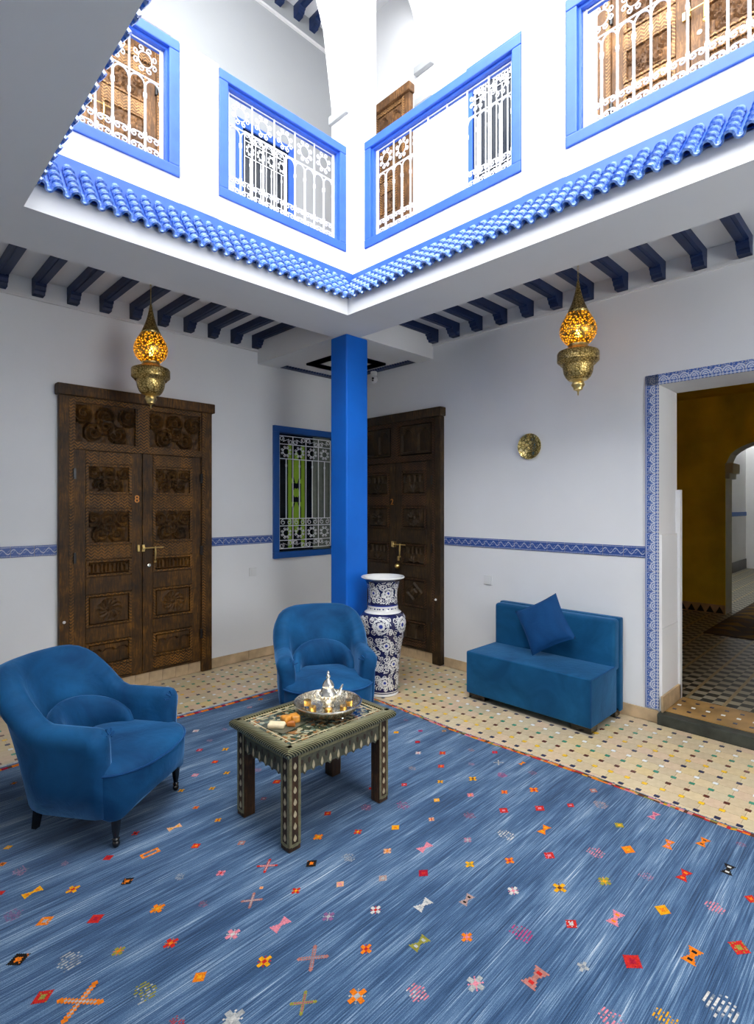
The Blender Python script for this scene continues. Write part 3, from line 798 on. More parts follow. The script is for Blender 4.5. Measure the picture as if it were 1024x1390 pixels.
def bar_mesh(z0, z1, r=.0078, collars=()):
    prof = [(r, z0)]
    for zc in sorted(collars): prof += [(r, zc-.014), (r*1.55, zc-.012), (r*1.55, zc+.012), (r, zc+.014)]
    prof.append((r, z1)); return MB().lathe(prof, 6).mesh('bar', IRON, smooth=True, ang=35)
def railing(name, label, loc, rot, W, cells, H=.80):
    root = thing(name, label, 'railing', loc, rot, group=None)
    fw, fd = .062, .085
    def mem(nm, *b_): return MB().box(*b_).build(nm, BLUE, root, bevel=.006)
    mem('top_rail', 0, W, -.012, fd, H-fw, H); mem('bottom_rail', 0, W, -.012, fd, 0, fw)
    mem('side_post', 0, fw, -.01, fd-.002, fw, H-fw); mem('side_post', W-fw, W, -.01, fd-.002, fw, H-fw)
    st_ = .014; mi = MB()
    for x0, x1, z0, z1 in ((fw, W-fw, H-fw-st_, H-fw), (fw, W-fw, fw, fw+st_), (fw, fw+st_, fw+st_, H-fw-st_), (W-fw-st_, W-fw, fw+st_, H-fw-st_)):
        mi.box(x0, x1, .012, fd-.01, z0, z1)
    mi.build('inner_bead', BLUE, root)
    a0, a1 = fw+.03, W-fw-.03; z0, z1 = fw+st_, H-fw-st_
    p = (a1-a0)/(2*cells); yb = .045
    hr = min(2*p*1.08, .20); zr = z1-.008-hr/2; za = z1-.016-hr
    full = bar_mesh(z0, z1, .0062, (za-.11, z0+.115)); part = bar_mesh(z0, za-p*.35, .0075, (za-.10, z0+.115))
    edge = bar_mesh(z0, z1, .006)
    for x in (fw+.018, W-fw-.018): obj('edge_bar', edge, root, (x, yb, 0))
    for i in range(2*cells+1): obj('bar', full if i % 2 == 0 else part, root, (a0+i*p, yb, 0))
    ro = rosette_mesh(2*p*.97, hr)
    ar = ctube('arch_loop', [[(p/2 + p*.46*math.cos(q), 0, za-p*.5 + p*.46*math.sin(q)) for q in np.linspace(0, PI, 11)]], .0048)
    for i in range(cells): obj('scroll_rosette', ro, root, (a0+(2*i+1)*p, yb, zr))
    mb = MB().tube([(a0, 0, 0), (a1, 0, 0)], .0045, 5); hm = mb.mesh('cross_bar', IRON, smooth=True)
    for zz in (z1-.004, za+.004): obj('cross_bar', hm, root, (0, yb, zz))
    r = p*.20
    def pair(zc):
        l = [(x, 0, z) for x, _, z in spiral(p*.30, zc, r, R_(90), 1.2, 1)]; q = [(p-x, 0, z) for x, _, z in l]
        return [list(reversed(l)) + q]
    sb = ctube('scroll_pair', pair(z0+.035) + pair(z0+.098), .0040)
    for i in range(2*cells):
        obj('arch_loop', ar, root, (a0+i*p, yb, 0)); obj('scroll_pair', sb, root, (a0+i*p, yb, 0))
    return root
railing('balcony_railing', 'blue framed white iron railing before the carved door in the shade-toned wall', (LR[0][0], YP, PB), 0, LR[0][1]-LR[0][0], 4)
railing('balcony_railing', 'blue framed white iron railing in front of the blue upstairs window', (LR[1][0], YP, PB), 0, LR[1][1]-LR[1][0], 5)
railing('balcony_railing', 'blue framed white iron railing before the corner door and bright wall', (XP, RR[0][0], PB), RW, RR[0][0]-RR[0][1], 7)
railing('balcony_railing', 'blue framed white iron railing before the door with brass bolt', (XP, RR[1][0], PB), RW, RR[1][0]-RR[1][1], 7)

def window(name, label, loc, rot, W, H, ncell, fmat, proud=.03, inset=.08, lattice=False, flush=False):
    root = thing(name, label, 'window', loc, rot, kind='structure')
    fw = .065
    for nm, b_ in (('window_frame_head', (0, W, H-fw, H)), ('window_frame_sill', (0, W, 0, fw)), ('window_frame_side', (0, fw, fw, H-fw)), ('window_frame_side', (W-fw, W, fw, H-fw))):
        MB().box(b_[0], b_[1], -proud, -.0005 if flush else inset, b_[2], b_[3]).build(nm, fmat, root, bevel=.004)
    yg = -.004 if flush else inset
    MB().box(fw, W-fw, yg-.004, yg, fw, H-fw).build('pane', DGLASS, root)
    yb = -proud*.5 if flush else .012
    a0, a1, z0, z1 = fw+.025, W-fw-.025, fw+.03, H-fw-.03
    p = (a1-a0)/ncell
    rh = .085; zr1 = z1-rh; rc = min(p*1.25, .15); zr2 = zr1-rc; zb1 = z0+rh; zb2 = zb1+rc; zb3 = zb2+.075
    t = .0045
    hm = MB().tube([(a0, 0, 0), (a1, 0, 0)], .005, 5).mesh('cross_bar', IRON, smooth=True)
    for zz in (z1, zr1, zr2, zb3, zb2, zb1, z0): obj('cross_bar', hm, root, (0, yb, zz))
    fb = bar_mesh(z0, z1, .0055); mbm = bar_mesh(zb3, zr2, .0065, (zr2-.07,))
    for i in range(ncell+1): obj('bar', fb, root, (a0+i*p, yb, 0))
    for i in range(ncell): obj('bar', mbm, root, (a0+(i+.5)*p, yb, 0))
    ro = rosette_mesh(p*.95, rc*.97, .0038)
    for i in range(ncell):
        for zz in ((zr1+zr2)/2, (zb1+zb2)/2): obj('scroll_rosette', ro, root, (a0+(i+.5)*p, yb, zz))
    ss = [ctube('s_scroll', [sscroll_pts(0, p*.98, 0, rh, f)], t) for f in (0, 1)]
    for i in range(ncell):
        obj('s_scroll', ss[i % 2], root, (a0+i*p, yb, zr1)); obj('s_scroll', ss[(i+1) % 2], root, (a0+i*p, yb, z0))
    r = p*.13
    pr_ = [spiral(p*.28, (zb2+zb3)/2, r*1.3, R_(90), 1.2, 1), spiral(p*.72, (zb2+zb3)/2, r*1.3, R_(90), 1.2, -1)]
    sp_ = ctube('scroll_pair', pr_, .0038)
    for i in range(ncell): obj('scroll_pair', sp_, root, (a0+i*p, yb, 0))
    if lattice:
        yl = yg-.016
        def strip(b_): MB().box(b_[0], b_[1], yl, yl+.008, b_[2], b_[3]).build('lattice_strip', LIME, root)
        strip((fw, fw+.05, z0, z1-.07)); strip((a0+p-.021, a0+p+.021, z0, z1-.07)); strip((a0+2*p-.021, a0+2*p+.021, z0, z1-.07))
        xc = a0+1.5*p; zm = (z0+z1)/2
        star = [(xc+.052*(1 if k % 2 == 0 else .78)*math.cos(k*PI/8+PI/8), zm+.052*(1 if k % 2 == 0 else .78)*math.sin(k*PI/8+PI/8)) for k in range(16)]
        MB().prism(star, yl, yl+.008, 'y').build('lattice_star', LIME, root)
        for s in (1, -1):
            pts = [(-.012, .10), (.012, .10), (.034, .17), (.034, .33), (.022, .37), (.026, .40), (0, .45), (-.026, .40), (-.022, .37), (-.034, .33), (-.034, .17)]
            pts = [(xc+x, zm+s*(z if z > .2 else z)) for x, z in pts] 
            MB().prism(pts, yl, yl+.008, 'y').build('lattice_finial', LIME, root)
            for q in (1, -1):
                tri = [(xc+q*.066, zm+s*.10), (xc+q*.030, zm+s*.10), (xc+q*.066, zm+s*.16)]
                MB().prism(tri, yl, yl+.008, 'y').build('lattice_piece', LIME, root)
        cm = MB(); xs = np.linspace(a0+2.72*p, W-fw-.005, 26)
        rows_ = [[(x, yg-.03+.008*math.sin(i*1.9), z) for i, x in enumerate(xs)] for z in (fw, H-fw)]
        n = len(xs); cm.add(rows_[0]+rows_[1], [(i, i+1, n+i+1, n+i) for i in range(n-1)]); cm.build('curtain', CURT, root, smooth=True, ang=180, norm=False)
    return root
window('window_1', 'deep blue window with white grille and lime lattice behind column', (3.06, YB, .965), 0, .86, 1.357, 4, BLUEW, lattice=True)
struct('room_shade_panel', MB().box(WX0, WX1, YB+.2, YB+.3, WZ0, WZ1), DGLASS, 'near-black panel standing for the unlit room behind the deep blue window', 'wall')  # near-black sheet in place of the room's shade
window('window_2', 'blue framed upstairs window with scroll grille in the shade-toned wall', (2.64, YB, 3.95), 0, .67, 1.28, 4, BLUE, flush=True)
window('window_3', 'blue framed upstairs window with scroll grille in the bright wall', (XA, 2.86, 4.05), RW, .62, 1.39, 4, BLUE, flush=True)

# ================================================================ hall beyond the doorway
HX, HZ = XA+JD, .08
HM = 8.15
struct('floor_hall', MB().box(HX+.04, 14.6, -1.6, 3.2, -.12, HZ), HTILE, 'dark and cream patterned tile floor of the hall', 'floor')
h = MB(); OY1 = 1.76; OY0 = .62; DT = .36
def arch_open(y0, y1, zs, top, x0, x1, mb, n=20):
    ym = (y0+y1)/2; pts = []
    for k in range(n+1):
        y = y0 + (y1-y0)*k/n; t = (y-ym)/((y1-y0)/2); pts.append((y, zs + .30*math.sqrt(max(0, 1-t*t))))
    for (ya, za), (yb, zb) in zip(pts[:-1], pts[1:]): mb.prism([(ya, za), (yb, zb), (yb, top), (ya, top)], x0, x1, 'x')
    return pts
h.box(HM, HM+.02, OY1, 3.2, HZ, 2.95); h.box(HM, HM+.02, -1.6, OY0, HZ, 2.95)
apts = arch_open(OY0, OY1, 2.05, 2.95, HM, HM+.02, h)
struct('wall_hall', h, MUSTARD, 'mustard plaster wall with an arched opening beyond the doorway', 'wall')
g = MB(); g.box(HM+.02, HM+DT, OY1, 3.2, HZ, 2.95); g.box(HM+.02, HM+DT, -1.6, OY0, HZ, 2.95); arch_open(OY0, OY1, 2.05, 2.95, HM+.02, HM+DT, g)
struct('wall_hall_arch', g, GREYG, 'grey green reveal of the arched opening in the hall', 'wall')
g = MB(); g.box(HM-.01, HM+DT+.01, OY1-.09, OY1, 1.93, 2.06); g.box(HM-.01, HM+DT+.01, OY1-.05, OY1, 1.86, 1.93)
struct('trim_8', g, GREYG, 'stepped impost under the hall arch', 'trim', bevel=.008)
g = MB(); g.box(HM-.012, HM, OY1, 3.2, HZ, HZ+.12)
bb = struct('baseboard_hall', g, STONE, 'dark toothed tile skirting along the mustard wall', 'baseboard')
tm = MB().prism([(-.045, 0), (.045, 0), (0, .09)], -.016, -.012, 'y').mesh('tooth_tile', BLACK)
for k in range(12): obj('tooth_tile', tm, bb, (HM, OY1+.06+k*.11, HZ+.012), (0, 0, RW))
g = MB(); g.box(HX, HM+DT, 3.2, 3.4, -.1, 2.95); g.box(HX, HM+DT, -1.8, -1.6, -.1, 2.95)
struct('wall_hall_sides', g, MUSTARD, 'mustard side walls of the hall', 'wall')
struct('ceiling_hall', MB().box(HX, HM+DT, -1.8, 3.4, 2.95, 3.1), MUSTARD, 'ceiling of the mustard hall', 'ceiling')
g = MB(); g.box(HM+DT, 14.6, 2.75, 2.95, -.1, 3.4); g.box(14.6, 14.8, -1.6, 2.95, -.1, 3.4)
struct('wall_far_room', g, WHITE, 'white wall of the far room seen through the hall arch', 'wall')
struct('ceiling_far', MB().box(HM+DT, 14.8, -1.6, 2.5, 3.3, 3.45).box(HM+DT, 14.8, -1.8, -1.6, -.1, 3.45), WHITE, 'ceiling of the far room with a gap left for sky light', 'ceiling')  # far room roof; gap shaped to let sky light in
g = MB(); g.box(HM+DT, 14.6, 2.735, 2.75, HZ, HZ+.22); struct('baseboard_far', g, BLACK, 'black skirting in the far room', 'baseboard')
g = MB(); g.box(HM+DT, 14.6, 2.735, 2.75, 1.28, 1.37); struct('trim_9', g, BLUEW, 'blue tile line across the far room wall', 'trim')
g = MB(); g.box(12.0, 12.9, 2.70, 2.735, 1.50, 2.35); struct('door_far', g, BLACKW, 'small dark opening high on the far room wall', 'door')
# runner rug in the hall
HR = thing('hall_runner', 'brown and gold diamond runner rug in the hall archway', 'rug', (8.3, 1.1, HZ))
MB().box(-1.5, 1.2, -.62, .58, 0, .008).build('runner_base', simple('runner_brown', (.045, .026, .014), .95), HR)
rm = MB(); GOLDW = (.26, .16, .045)
for i in range(9):
    x0 = -1.48+i*.295
    for k in range(4):
        y0 = -.60+k*.295
        rm.add([(x0+.02, y0, .0095), (x0+.02, y0+.285, .0095), (x0+.25, y0+.143, .0095)], [(0, 1, 2)], GOLDW if (i+k) % 3 else (.14, .085, .035))
rm.build('runner_diamonds', VCWOOL, HR, norm=False)

# ================================================================ rug
RX0, RX1, RY0, RY1 = -.70, 2.90, -1.9, 3.675
def rug_edge_x(y): return RX1 + .045*math.exp(-((y-.95)/.5)**2) + .012*math.sin(y*5.1) + .010*(y < .6)
def rug_edge_y(x): return RY1 + .040*math.exp(-((x-1.35)/.6)**2) + .004*math.sin(x*6)
rug = thing('rug', 'large blue abrash wool rug with scattered small woven motifs', 'rug', (1.1, 1.0, 0))
def RL(x, y, z): return (x-1.1, y-1.0, z)
nu, nv = 60, 90
vs_ = []; 
for j in range(nv+1):
    for i in range(nu+1):
        u, v = i/nu, j/nv
        y = RY0 + (RY1-RY0)*v; x = RX0 + (RX1-RX0)*u
        y = RY0 + (rug_edge_y(x)-RY0)*v; x = RX0 + (rug_edge_x(y)-RX0)*u
        vs_.append(RL(x, y, .0065))
fs = [(j*(nu+1)+i, j*(nu+1)+i+1, (j+1)*(nu+1)+i+1, (j+1)*(nu+1)+i) for j in range(nv) for i in range(nu)]
rb = MB().add(vs_, fs)
# thin edges down to the floor
for j in range(nv):
    a = vs_[j*(nu+1)+nu]; q = vs_[(j+1)*(nu+1)+nu]; rb.add([a, q, (q[0], q[1], .0005), (a[0], a[1], .0005)], [(0, 3, 2, 1)])
for i in range(nu):
    a = vs_[nv*(nu+1)+i]; q = vs_[nv*(nu+1)+i+1]; rb.add([a, q, (q[0], q[1], .0005), (a[0], a[1], .0005)], [(0, 1, 2, 3)])
rb.build('rug_field', RUGM, rug, norm=False)
ORG, RED, CRM, PNK, YEL, OLV, BRN, BLK, WHT, MAG, GRY, PCH, DKB = ((.80, .20, .012), (.55, .025, .02), (.36, .012, .035), (.72, .24, .30), (.78, .36, .012), (.30, .28, .05), (.14, .05, .02),
    (.018, .014, .012), (.62, .60, .56), (.42, .07, .20), (.42, .43, .42), (.78, .42, .22), (.02, .05, .16))
rr = random.Random(11)
bo = MB(); y = RY1-.03; pal = [ORG, PNK, OLV, BRN, YEL, RED, PCH]
while y > -1.0:
    l = rr.choice((.016, .022, .03)); c_ = rr.choice(pal)
    for o_, wdt in ((.010, .011), (.023, .013)):
        cc = c_ if o_ > .02 else rr.choice(pal)
        bo.add([RL(rug_edge_x(y)-o_-wdt, y, .0078), RL(rug_edge_x(y)-o_, y, .0078), RL(rug_edge_x(y-l)-o_, y-l, .0078), RL(rug_edge_x(y-l)-o_-wdt, y-l, .0078)], [(0, 3, 2, 1)], cc)
    y -= l
x = RX0; i = 0
while x < RX1-.05:
    l = (.055, .03, .02)[i % 3]; c_ = (ORG, CRM, rr.choice((MAG, PCH, BRN)))[i % 3]
    bo.add([RL(x, rug_edge_y(x)-.052, .0078), RL(x+l, rug_edge_y(x+l)-.052, .0078), RL(x+l, rug_edge_y(x+l)-.02, .0078), RL(x, rug_edge_y(x)-.02, .0078)], [(0, 1, 2, 3)], c_)
    x += l; i += 1
bo.build('border_stripe', VCWOOL, rug, norm=False)
bd = MB(); x = RX0
while x < RX1-.02:
    bd.box(*[x-1.1, x+.028-1.1, rug_edge_y(x)-1.0, rug_edge_y(x)+.022-1.0, .0005, .0072], (.60, .62, .64) if int(x/.03) % 3 else (.48, .50, .54)); x += .03
bd.build('white_binding', VCWOOL, rug)
fr = MB(); y = RY1-.02
while y > -1.0:
    l = rr.uniform(.016, .026); o_ = rr.uniform(.008, .022); a = rug_edge_x(y)-.002
    p0 = RL(a, y, .004); p1 = RL(a, y-l, .004); p2 = RL(a+o_, y-l*.5+rr.uniform(-.006, .006), .002)
    fr.add([p0, p1, p2, (p0[0], p0[1], .0005), (p1[0], p1[1], .0005), (p2[0], p2[1], .0005)], [(0, 1, 2), (3, 5, 4), (0, 2, 5, 3), (2, 1, 4, 5)], rr.choice(((.05, .11, .26), (.09, .17, .33), (.03, .07, .17))))
    y -= l*.9
tag(fr.build('fringe', VCWOOL, rug), 'short blue wool fringe', kind='stuff')

# woven motifs: pixel row/column in the photo, kind, colours, size in metres
FA = (.20, .24, .30)
def faint(c_): return tuple(.50*a + .50*q for a, q in zip(c_, (.10, .17, .30)))
MOT = [(19,1063,'f',BRN,ORG,.05),(27,1084,'s',faint(OLV),FA,.05),(11,1150,'d',YEL,PCH,.045),(3,1173,'d',ORG,BRN,.04),(28,1182,'s',faint(PNK),FA,.08),(88,1172,'s',faint(PNK),FA,.04),
(147,1164,'d',RED,CRM,.055),(184,1131,'f',RED,BLK,.05),(237,1123,'b',PCH,YEL,.07),(204,1158,'r',ORG,PCH,.09),(246,1073,'f',YEL,BRN,.05),(173,1196,'d',BLK,ORG,.065),(244,1190,'s',GRY,FA,.05),
(1,1212,'d',RED,RED,.04),(44,1211,'b',YEL,ORG,.075),(99,1207,'f',YEL,RED,.07),(17,1242,'s',faint(MAG),FA,.08),(61,1250,'d',ORG,GRY,.07),(130,1247,'d',RED,CRM,.07),(214,1233,'f',ORG,YEL,.075),
(25,1302,'d',BLK,ORG,.08),(94,1304,'s',GRY,FA,.10),(161,1291,'f',OLV,ORG,.06),(232,1280,'f',RED,ORG,.07),(58,1353,'d',RED,OLV,.075),(109,1359,'x',ORG,GRY,.13),(196,1346,'s',OLV,GRY,.095),(241,1388,'s',RED,FA,.06),
(266,1096,'f',ORG,RED,.045),(288,1070,'f',YEL,BRN,.05),(296,1113,'f',YEL,RED,.05),(358,1084,'d',faint(RED),GRY,.045),(266,1148,'d',RED,ORG,.055),(328,1144,'d',faint(ORG),GRY,.05),(445,1104,'d',RED,ORG,.055),
(432,1136,'f',ORG,YEL,.07),(486,1129,'f',RED,YEL,.06),(498,1096,'s',faint(RED),PNK,.07),(504,1070,'d',RED,RED,.04),(300,1185,'f',PNK,RED,.055),(363,1175,'x',RED,WHT,.08),(423,1172,'d',BLK,ORG,.07),
(474,1164,'s',GRY,FA,.07),(355,1205,'d',PCH,ORG,.025),(402,1209,'f',RED,YEL,.055),(342,1222,'x',faint(ORG),GRY,.075),(462,1200,'d',PCH,PNK,.05),(276,1227,'s',faint(RED),FA,.045),(316,1268,'f',PNK,WHT,.075),
(381,1255,'b',PNK,PNK,.08),(446,1244,'f',faint(MAG),GRY,.07),(510,1235,'f',WHT,RED,.065),(359,1305,'f',YEL,RED,.075),(425,1300,'x',faint(ORG),FA,.095),(497,1288,'f',ORG,RED,.065),(271,1326,'d',ORG,YEL,.06),
(485,1352,'f',ORG,GRY,.09),(412,1361,'x',OLV,MAG,.075),(316,1383,'f',GRY,WHT,.10),
(551,977,'s',faint(RED),FA,.05),(538,994,'d',YEL,ORG,.055),(571,992,'d',MAG,CRM,.05),(603,992,'d',faint(YEL),BRN,.05),(567,1007,'d',CRM,RED,.055),(568,1022,'f',WHT,PNK,.06),(601,1022,'f',RED,ORG,.07),
(560,1043,'s',faint(PCH),FA,.06),(599,1040,'f',RED,ORG,.065),(640,1018,'s',faint(ORG),FA,.05),(672,1021,'d',RED,MAG,.055),(640,1037,'s',faint(PNK),FA,.05),(677,1035,'x',WHT,BLK,.055),(709,1036,'b',ORG,YEL,.05),
(549,1065,'d',RED,PNK,.05),(598,1061,'f',YEL,BRN,.055),(642,1057,'f',YEL,BRN,.075),(682,1052,'s',MAG,PNK,.07),(723,1049,'s',faint(RED),FA,.06),(547,1093,'s',MAG,FA,.085),(593,1086,'d',YEL,PCH,.05),(639,1079,'f',PNK,ORG,.06),
(685,1075,'f',ORG,RED,.06),(725,1072,'f',ORG,RED,.08),(537,1123,'d',YEL,ORG,.06),(586,1112,'f',PCH,RED,.05),(638,1107,'s',faint(RED),FA,.075),(684,1100,'d',RED,PNK,.07),(733,1097,'d',RED,PNK,.075),(526,1155,'f',PCH,ORG,.06),
(577,1150,'b',PNK,PNK,.08),(635,1140,'f',faint(PNK),GRY,.06),(687,1133,'s',WHT,FA,.10),(739,1126,'b',ORG,YEL,.08),(520,1192,'d',faint(PCH),GRY,.055),(575,1185,'d',CRM,RED,.065),(638,1173,'f',YEL,OLV,.065),(692,1168,'f',ORG,RED,.065),
(746,1161,'d',RED,PNK,.07),(634,1221,'b',faint(PCH),BLK,.07),(697,1209,'f',WHT,PNK,.07),(760,1205,'f',YEL,BRN,.085),
(775,1093,'d',RED,PNK,.055),(806,1073,'d',faint(ORG),GRY,.06),(815,1092,'s',faint(PCH),FA,.09),(888,1107,'b',PNK,MAG,.075),(841,1120,'d',OLV,YEL,.065),(809,1157,'s',PNK,FA,.09),(853,1153,'d',ORG,YEL,.08),(908,1146,'b',ORG,PNK,.08),
(955,1143,'b',ORG,BRN,.08),(877,1189,'s',faint(PNK),FA,.07),(929,1188,'b',RED,ORG,.085),(989,1180,'b',BLK,WHT,.085),(821,1196,'f',OLV,YEL,.08),(1020,1220,'d',RED,ORG,.06),(900,1235,'d',YEL,ORG,.075),(971,1231,'s',PNK,FA,.085),
(836,1246,'b',PNK,ORG,.085),(776,1254,'d',RED,WHT,.065),(859,1305,'d',RED,CRM,.09),(940,1297,'b',ORG,BLK,.09),(1004,1286,'d',RED,OLV,.09),(792,1312,'f',GRY,FA,.06),(979,1366,'s',WHT,FA,.12),(903,1382,'s',YEL,FA,.08),(830,1383,'s',PNK,FA,.09),
(1007,1146,'s',faint(RED),FA,.05),(575,1228,'b',WHT,GRY,.08),(570,1280,'b',OLV,GRY,.08),(634,1272,'f',ORG,PNK,.065),(708,1266,'s',MAG,FA,.10),(646,1335,'f',GRY,PNK,.09),(727,1327,'b',faint(ORG),RED,.10),(567,1348,'s',PNK,WHT,.085),
(354,949,'d',ORG,BRN,.06),(339,960,'d',faint(PNK),GRY,.06),(266,992,'d',WHT,PNK,.065),(305,990,'s',faint(PNK),FA,.06),(285,1005,'s',faint(PNK),FA,.05),(271,1018,'d',CRM,PNK,.06),(306,1017,'f',YEL,BRN,.065),(292,1034,'d',RED,ORG,.055),
(308,1049,'f',YEL,BRN,.055),(265,1052,'d',PNK,GRY,.055),(350,1045,'s',faint(PNK),FA,.06),(376,1061,'d',RED,ORG,.065)]
def floor_pt(px, py, z=0):
    F = (math.cos(R_(YAW)), math.sin(R_(YAW))); d = FPX*(EYE-z)/(py-HY); l = (px-512)/FPX*d
    return (F[0]*d + F[1]*l, F[1]*d - F[0]*l)
def motif(kind, c1, c2, sz, seed):
    r = random.Random(seed); N = 6; mb = MB(); s = sz/(2*N+1); edge = DKB if r.random() < .25 else c1
    for i in range(-N, N+1):
        for j in range(-N, N+1):
            a, b_ = abs(i), abs(j); c_ = None; d = math.hypot(i, j)
            if kind == 'd':
                if a + b_ <= N: c_ = c1 if a + b_ > 2.6 else c2
                if c_ and r.random() < .08: c_ = c2
            elif kind == 'f':
                th = math.atan2(j, i); R1 = N*(.72+.24*math.cos(4*th))
                if d <= R1: c_ = c1
                if d <= 1.6 or (a == b_ and 2 <= a <= 3): c_ = c2
            elif kind == 'b':
                if b_ <= 1+a*.55 and a <= N: c_ = c1
                if a in (3, 4) and b_ <= 1: c_ = c2
            elif kind == 'x':
                if abs(a-b_) <= 1: c_ = c1
                if a == b_ and a < N-1: c_ = c2
            elif kind == 'r':
                if (a >= N-1 or 2 <= b_ <= 3) and b_ <= 3 : c_ = c1 if r.random() < .85 else c2
            elif kind == 's':
                if j % 2 == 0 and a <= N-abs(j)*.4 + r.uniform(-1.5, .5) and r.random() < .8: c_ = c1 if r.random() < .75 else c2
            if c_ is None: continue
            k = r.uniform(.8, 1.15); c_ = tuple(q*k for q in c_)
            x0, y0 = (i-.5)*s, (j-.5)*s*.85
            mb.add([(x0, y0, 0), (x0+s, y0, 0), (x0+s, y0+s*.85, 0), (x0, y0+s*.85, 0)], [(0, 1, 2, 3)], c_)
    return mb.mesh('motif', VCWOOL, norm=False)
for i, (px, py, kd, c1, c2, sz) in enumerate(MOT):
    x, y = floor_pt(px, py, .008)
    if x > RX1-.06 or y > RY1-.07: continue
    obj('motif', motif(kd, c1, c2, sz*.86, i), rug, RL(x, y, .0078), (0, 0, rr.uniform(-.12, .12)))

# ================================================================ tub armchairs
def chair(label, loc, ang):
    # local front is -y
    root = thing('armchair', label, 'armchair', (*loc, .008), ang, 'blue velvet tub armchairs')
    # plan path of the shell, right arm front -> back -> left arm front
    hw, yf, yb = .248, -.145, .06
    path = []
    for k in range(9): path.append((hw, yf+(yb-yf)*k/8, 0.0))
    for k in range(1, 28):
        a = PI*k/28; path.append((hw*math.cos(a), yb+hw*1.0*math.sin(a), math.sin(a)))
    for k in range(9): path.append((-hw, yb+(yf-yb)*k/8, 0.0))
    n = len(path)
    def ssm(e0, e1, x): t = min(1, max(0, (x-e0)/(e1-e0))); return t*t*(3-2*t)
    rings = []
    for i, (x, y, s) in enumerate(path):
        x0, y0, _ = path[max(0, i-1)]; x1, y1, _ = path[min(n-1, i+1)]
        tx, ty = x1-x0, y1-y0; l = math.hypot(tx, ty); nx_, ny_ = ty/l, -tx/l
        if nx_*x + ny_*(y-yb if s > 0 else 0) < 0: nx_, ny_ = -nx_, -ny_
        if s == 0: nx_, ny_ = (1 if x > 0 else -1), 0
        e = ssm(.10, .92, s); zt = .525 + .225*e
        if s == 0: zt -= .015*ssm(.05, -.15, y) if False else 0
        fl = .012 + .105*e; rl = .066 + .006*e; ow = .045 + .008*e
        # section: (outward offset, z)
        zb = .145
        lo = .024*(1-e)
        sec = [(-.02, zb), (.030+lo, zb), (.040+lo+fl*.30, zb+(zt-zb)*.35), (.048+lo*.6+fl*.62, zb+(zt-zb)*.62), (.054+lo*.3+fl*.80, zt-rl*1.85), (ow+.026+fl*.9, zt-rl*1.3), (ow+.030+fl*.97, zt-rl*.72), (ow+.010+fl, zt-rl*.22),
               (ow-.035+fl, zt), (-.020+fl, zt-rl*.12), (-.040+fl*.92, zt-rl*.62), (-.046+fl*.8, zt-rl*1.3), (-.047+fl*.6, zt-rl*2.1), (-.046+fl*.3, zb+(zt-zb)*.55), (-.042, .33), (-.035, .20)]
        rings.append(([(x+nx_*o_, y+ny_*o_, z) for o_, z in sec], (nx_, ny_)))
    R = [r for r, _ in rings]
    def capring(r, f, dy):
        cx = sum(p[0] for p in r)/len(r); cz = sum(p[2] for p in r)/len(r)
        return [(cx+(p[0]-cx)*f, p[1]-dy, cz+(p[2]-cz)*(.55+.45*f) if p[2] > cz else p[2]) for p in r]
    R = [capring(R[0], .35, .052), capring(R[0], .72, .044), capring(R[0], .94, .022)] + R + [capring(R[-1], .94, .022), capring(R[-1], .72, .044), capring(R[-1], .35, .052)]
    MB().loft(R).build('back_and_arms', VELVET, root, smooth=True, ang=180)
    # pleats where the arms roll over at the front
    for s in (-1, 1):
        pm = MB()
        for k in range(5):
            a = R_(20+35*k); pm.tube([(s*(.248+.018*math.cos(a)), -.194, .47+.022*math.sin(a)), (s*(.248+.052*math.cos(a)), -.181, .47+.046*math.sin(a))], [.003, .0045], 5)
        pm.build('arm_pleats', VELVET3, root, smooth=True)
    # lower back cushion: a crescent
    pts = []; rad = []
    rings2 = []
    for k in range(25):
        a = R_(-14 + 208*k/24); e = max(.02, math.sin(PI*k/24))**.30; hz = max(0, math.sin(PI*k/24))**.38
        cx, cy = .188*math.cos(a), yb-.02+.196*math.sin(a); dx, dy = math.cos(a), math.sin(a)
        ring = []
        for q in range(14):
            t = 2*PI*q/14; ring.append((cx+dx*.050*e*math.cos(t), cy+dy*.055*e*math.cos(t), .36+.05*hz+(.045+.075*hz)*e*math.sin(t)))
        rings2.append(ring)
    MB().loft(rings2).build('back_cushion', VELVET, root, smooth=True, ang=180)
    # seat with bowed front
    N = 72; out = []
    for k in range(N):
        a = 2*PI*k/N; c_, s_ = math.cos(a), math.sin(a)
        ex = 2/5.0; x = .300*math.copysign(abs(c_)**ex, c_)
        if s_ < 0:
            y = -.262*abs(s_)**ex - .075*max(0, 1-(x/.300)**2)*(abs(s_)**1.0); x *= 1.0
        else: y = .20*abs(s_)**.6; x = x*(1-.22*s_)
        out.append((x, y))
    def ring(f, z, low=False):
        r = []
        for x, y in out:
            zz = z
            if low:
                fr_ = max(0, min(1, (-y-.12)/.1)); zz = .150 + fr_*(.045*(1-min(1, abs(x)/.28)**2) - .042*math.exp(-((abs(x)-.255)/.05)**2))
            r.append((x*f, (y+.02)*f-.02, zz))
        return r
    rg = [ring(.93, 0, True), ring(.985, 0, True)]
    rg[1] = [(x, y, z+.012) for x, y, z in rg[1]]
    rg += [ring(1.0, .24), ring(1.005, .30), ring(1.0, .325), ring(.985, .338), ring(.93, .350), ring(.75, .366), ring(.5, .376), ring(.2, .380), ring(.02, .380)]
    MB().loft(rg).build('seat', VELVET, root, smooth=True, ang=180)
    fp = [(x*1.006, (y+.02)*1.006-.02, .327) for x, y in out if y < -.16]
    fp.sort(key=lambda p: p[0]); MB().tube(fp, .0055, 6).build('piping', VELVET3, root, smooth=True)
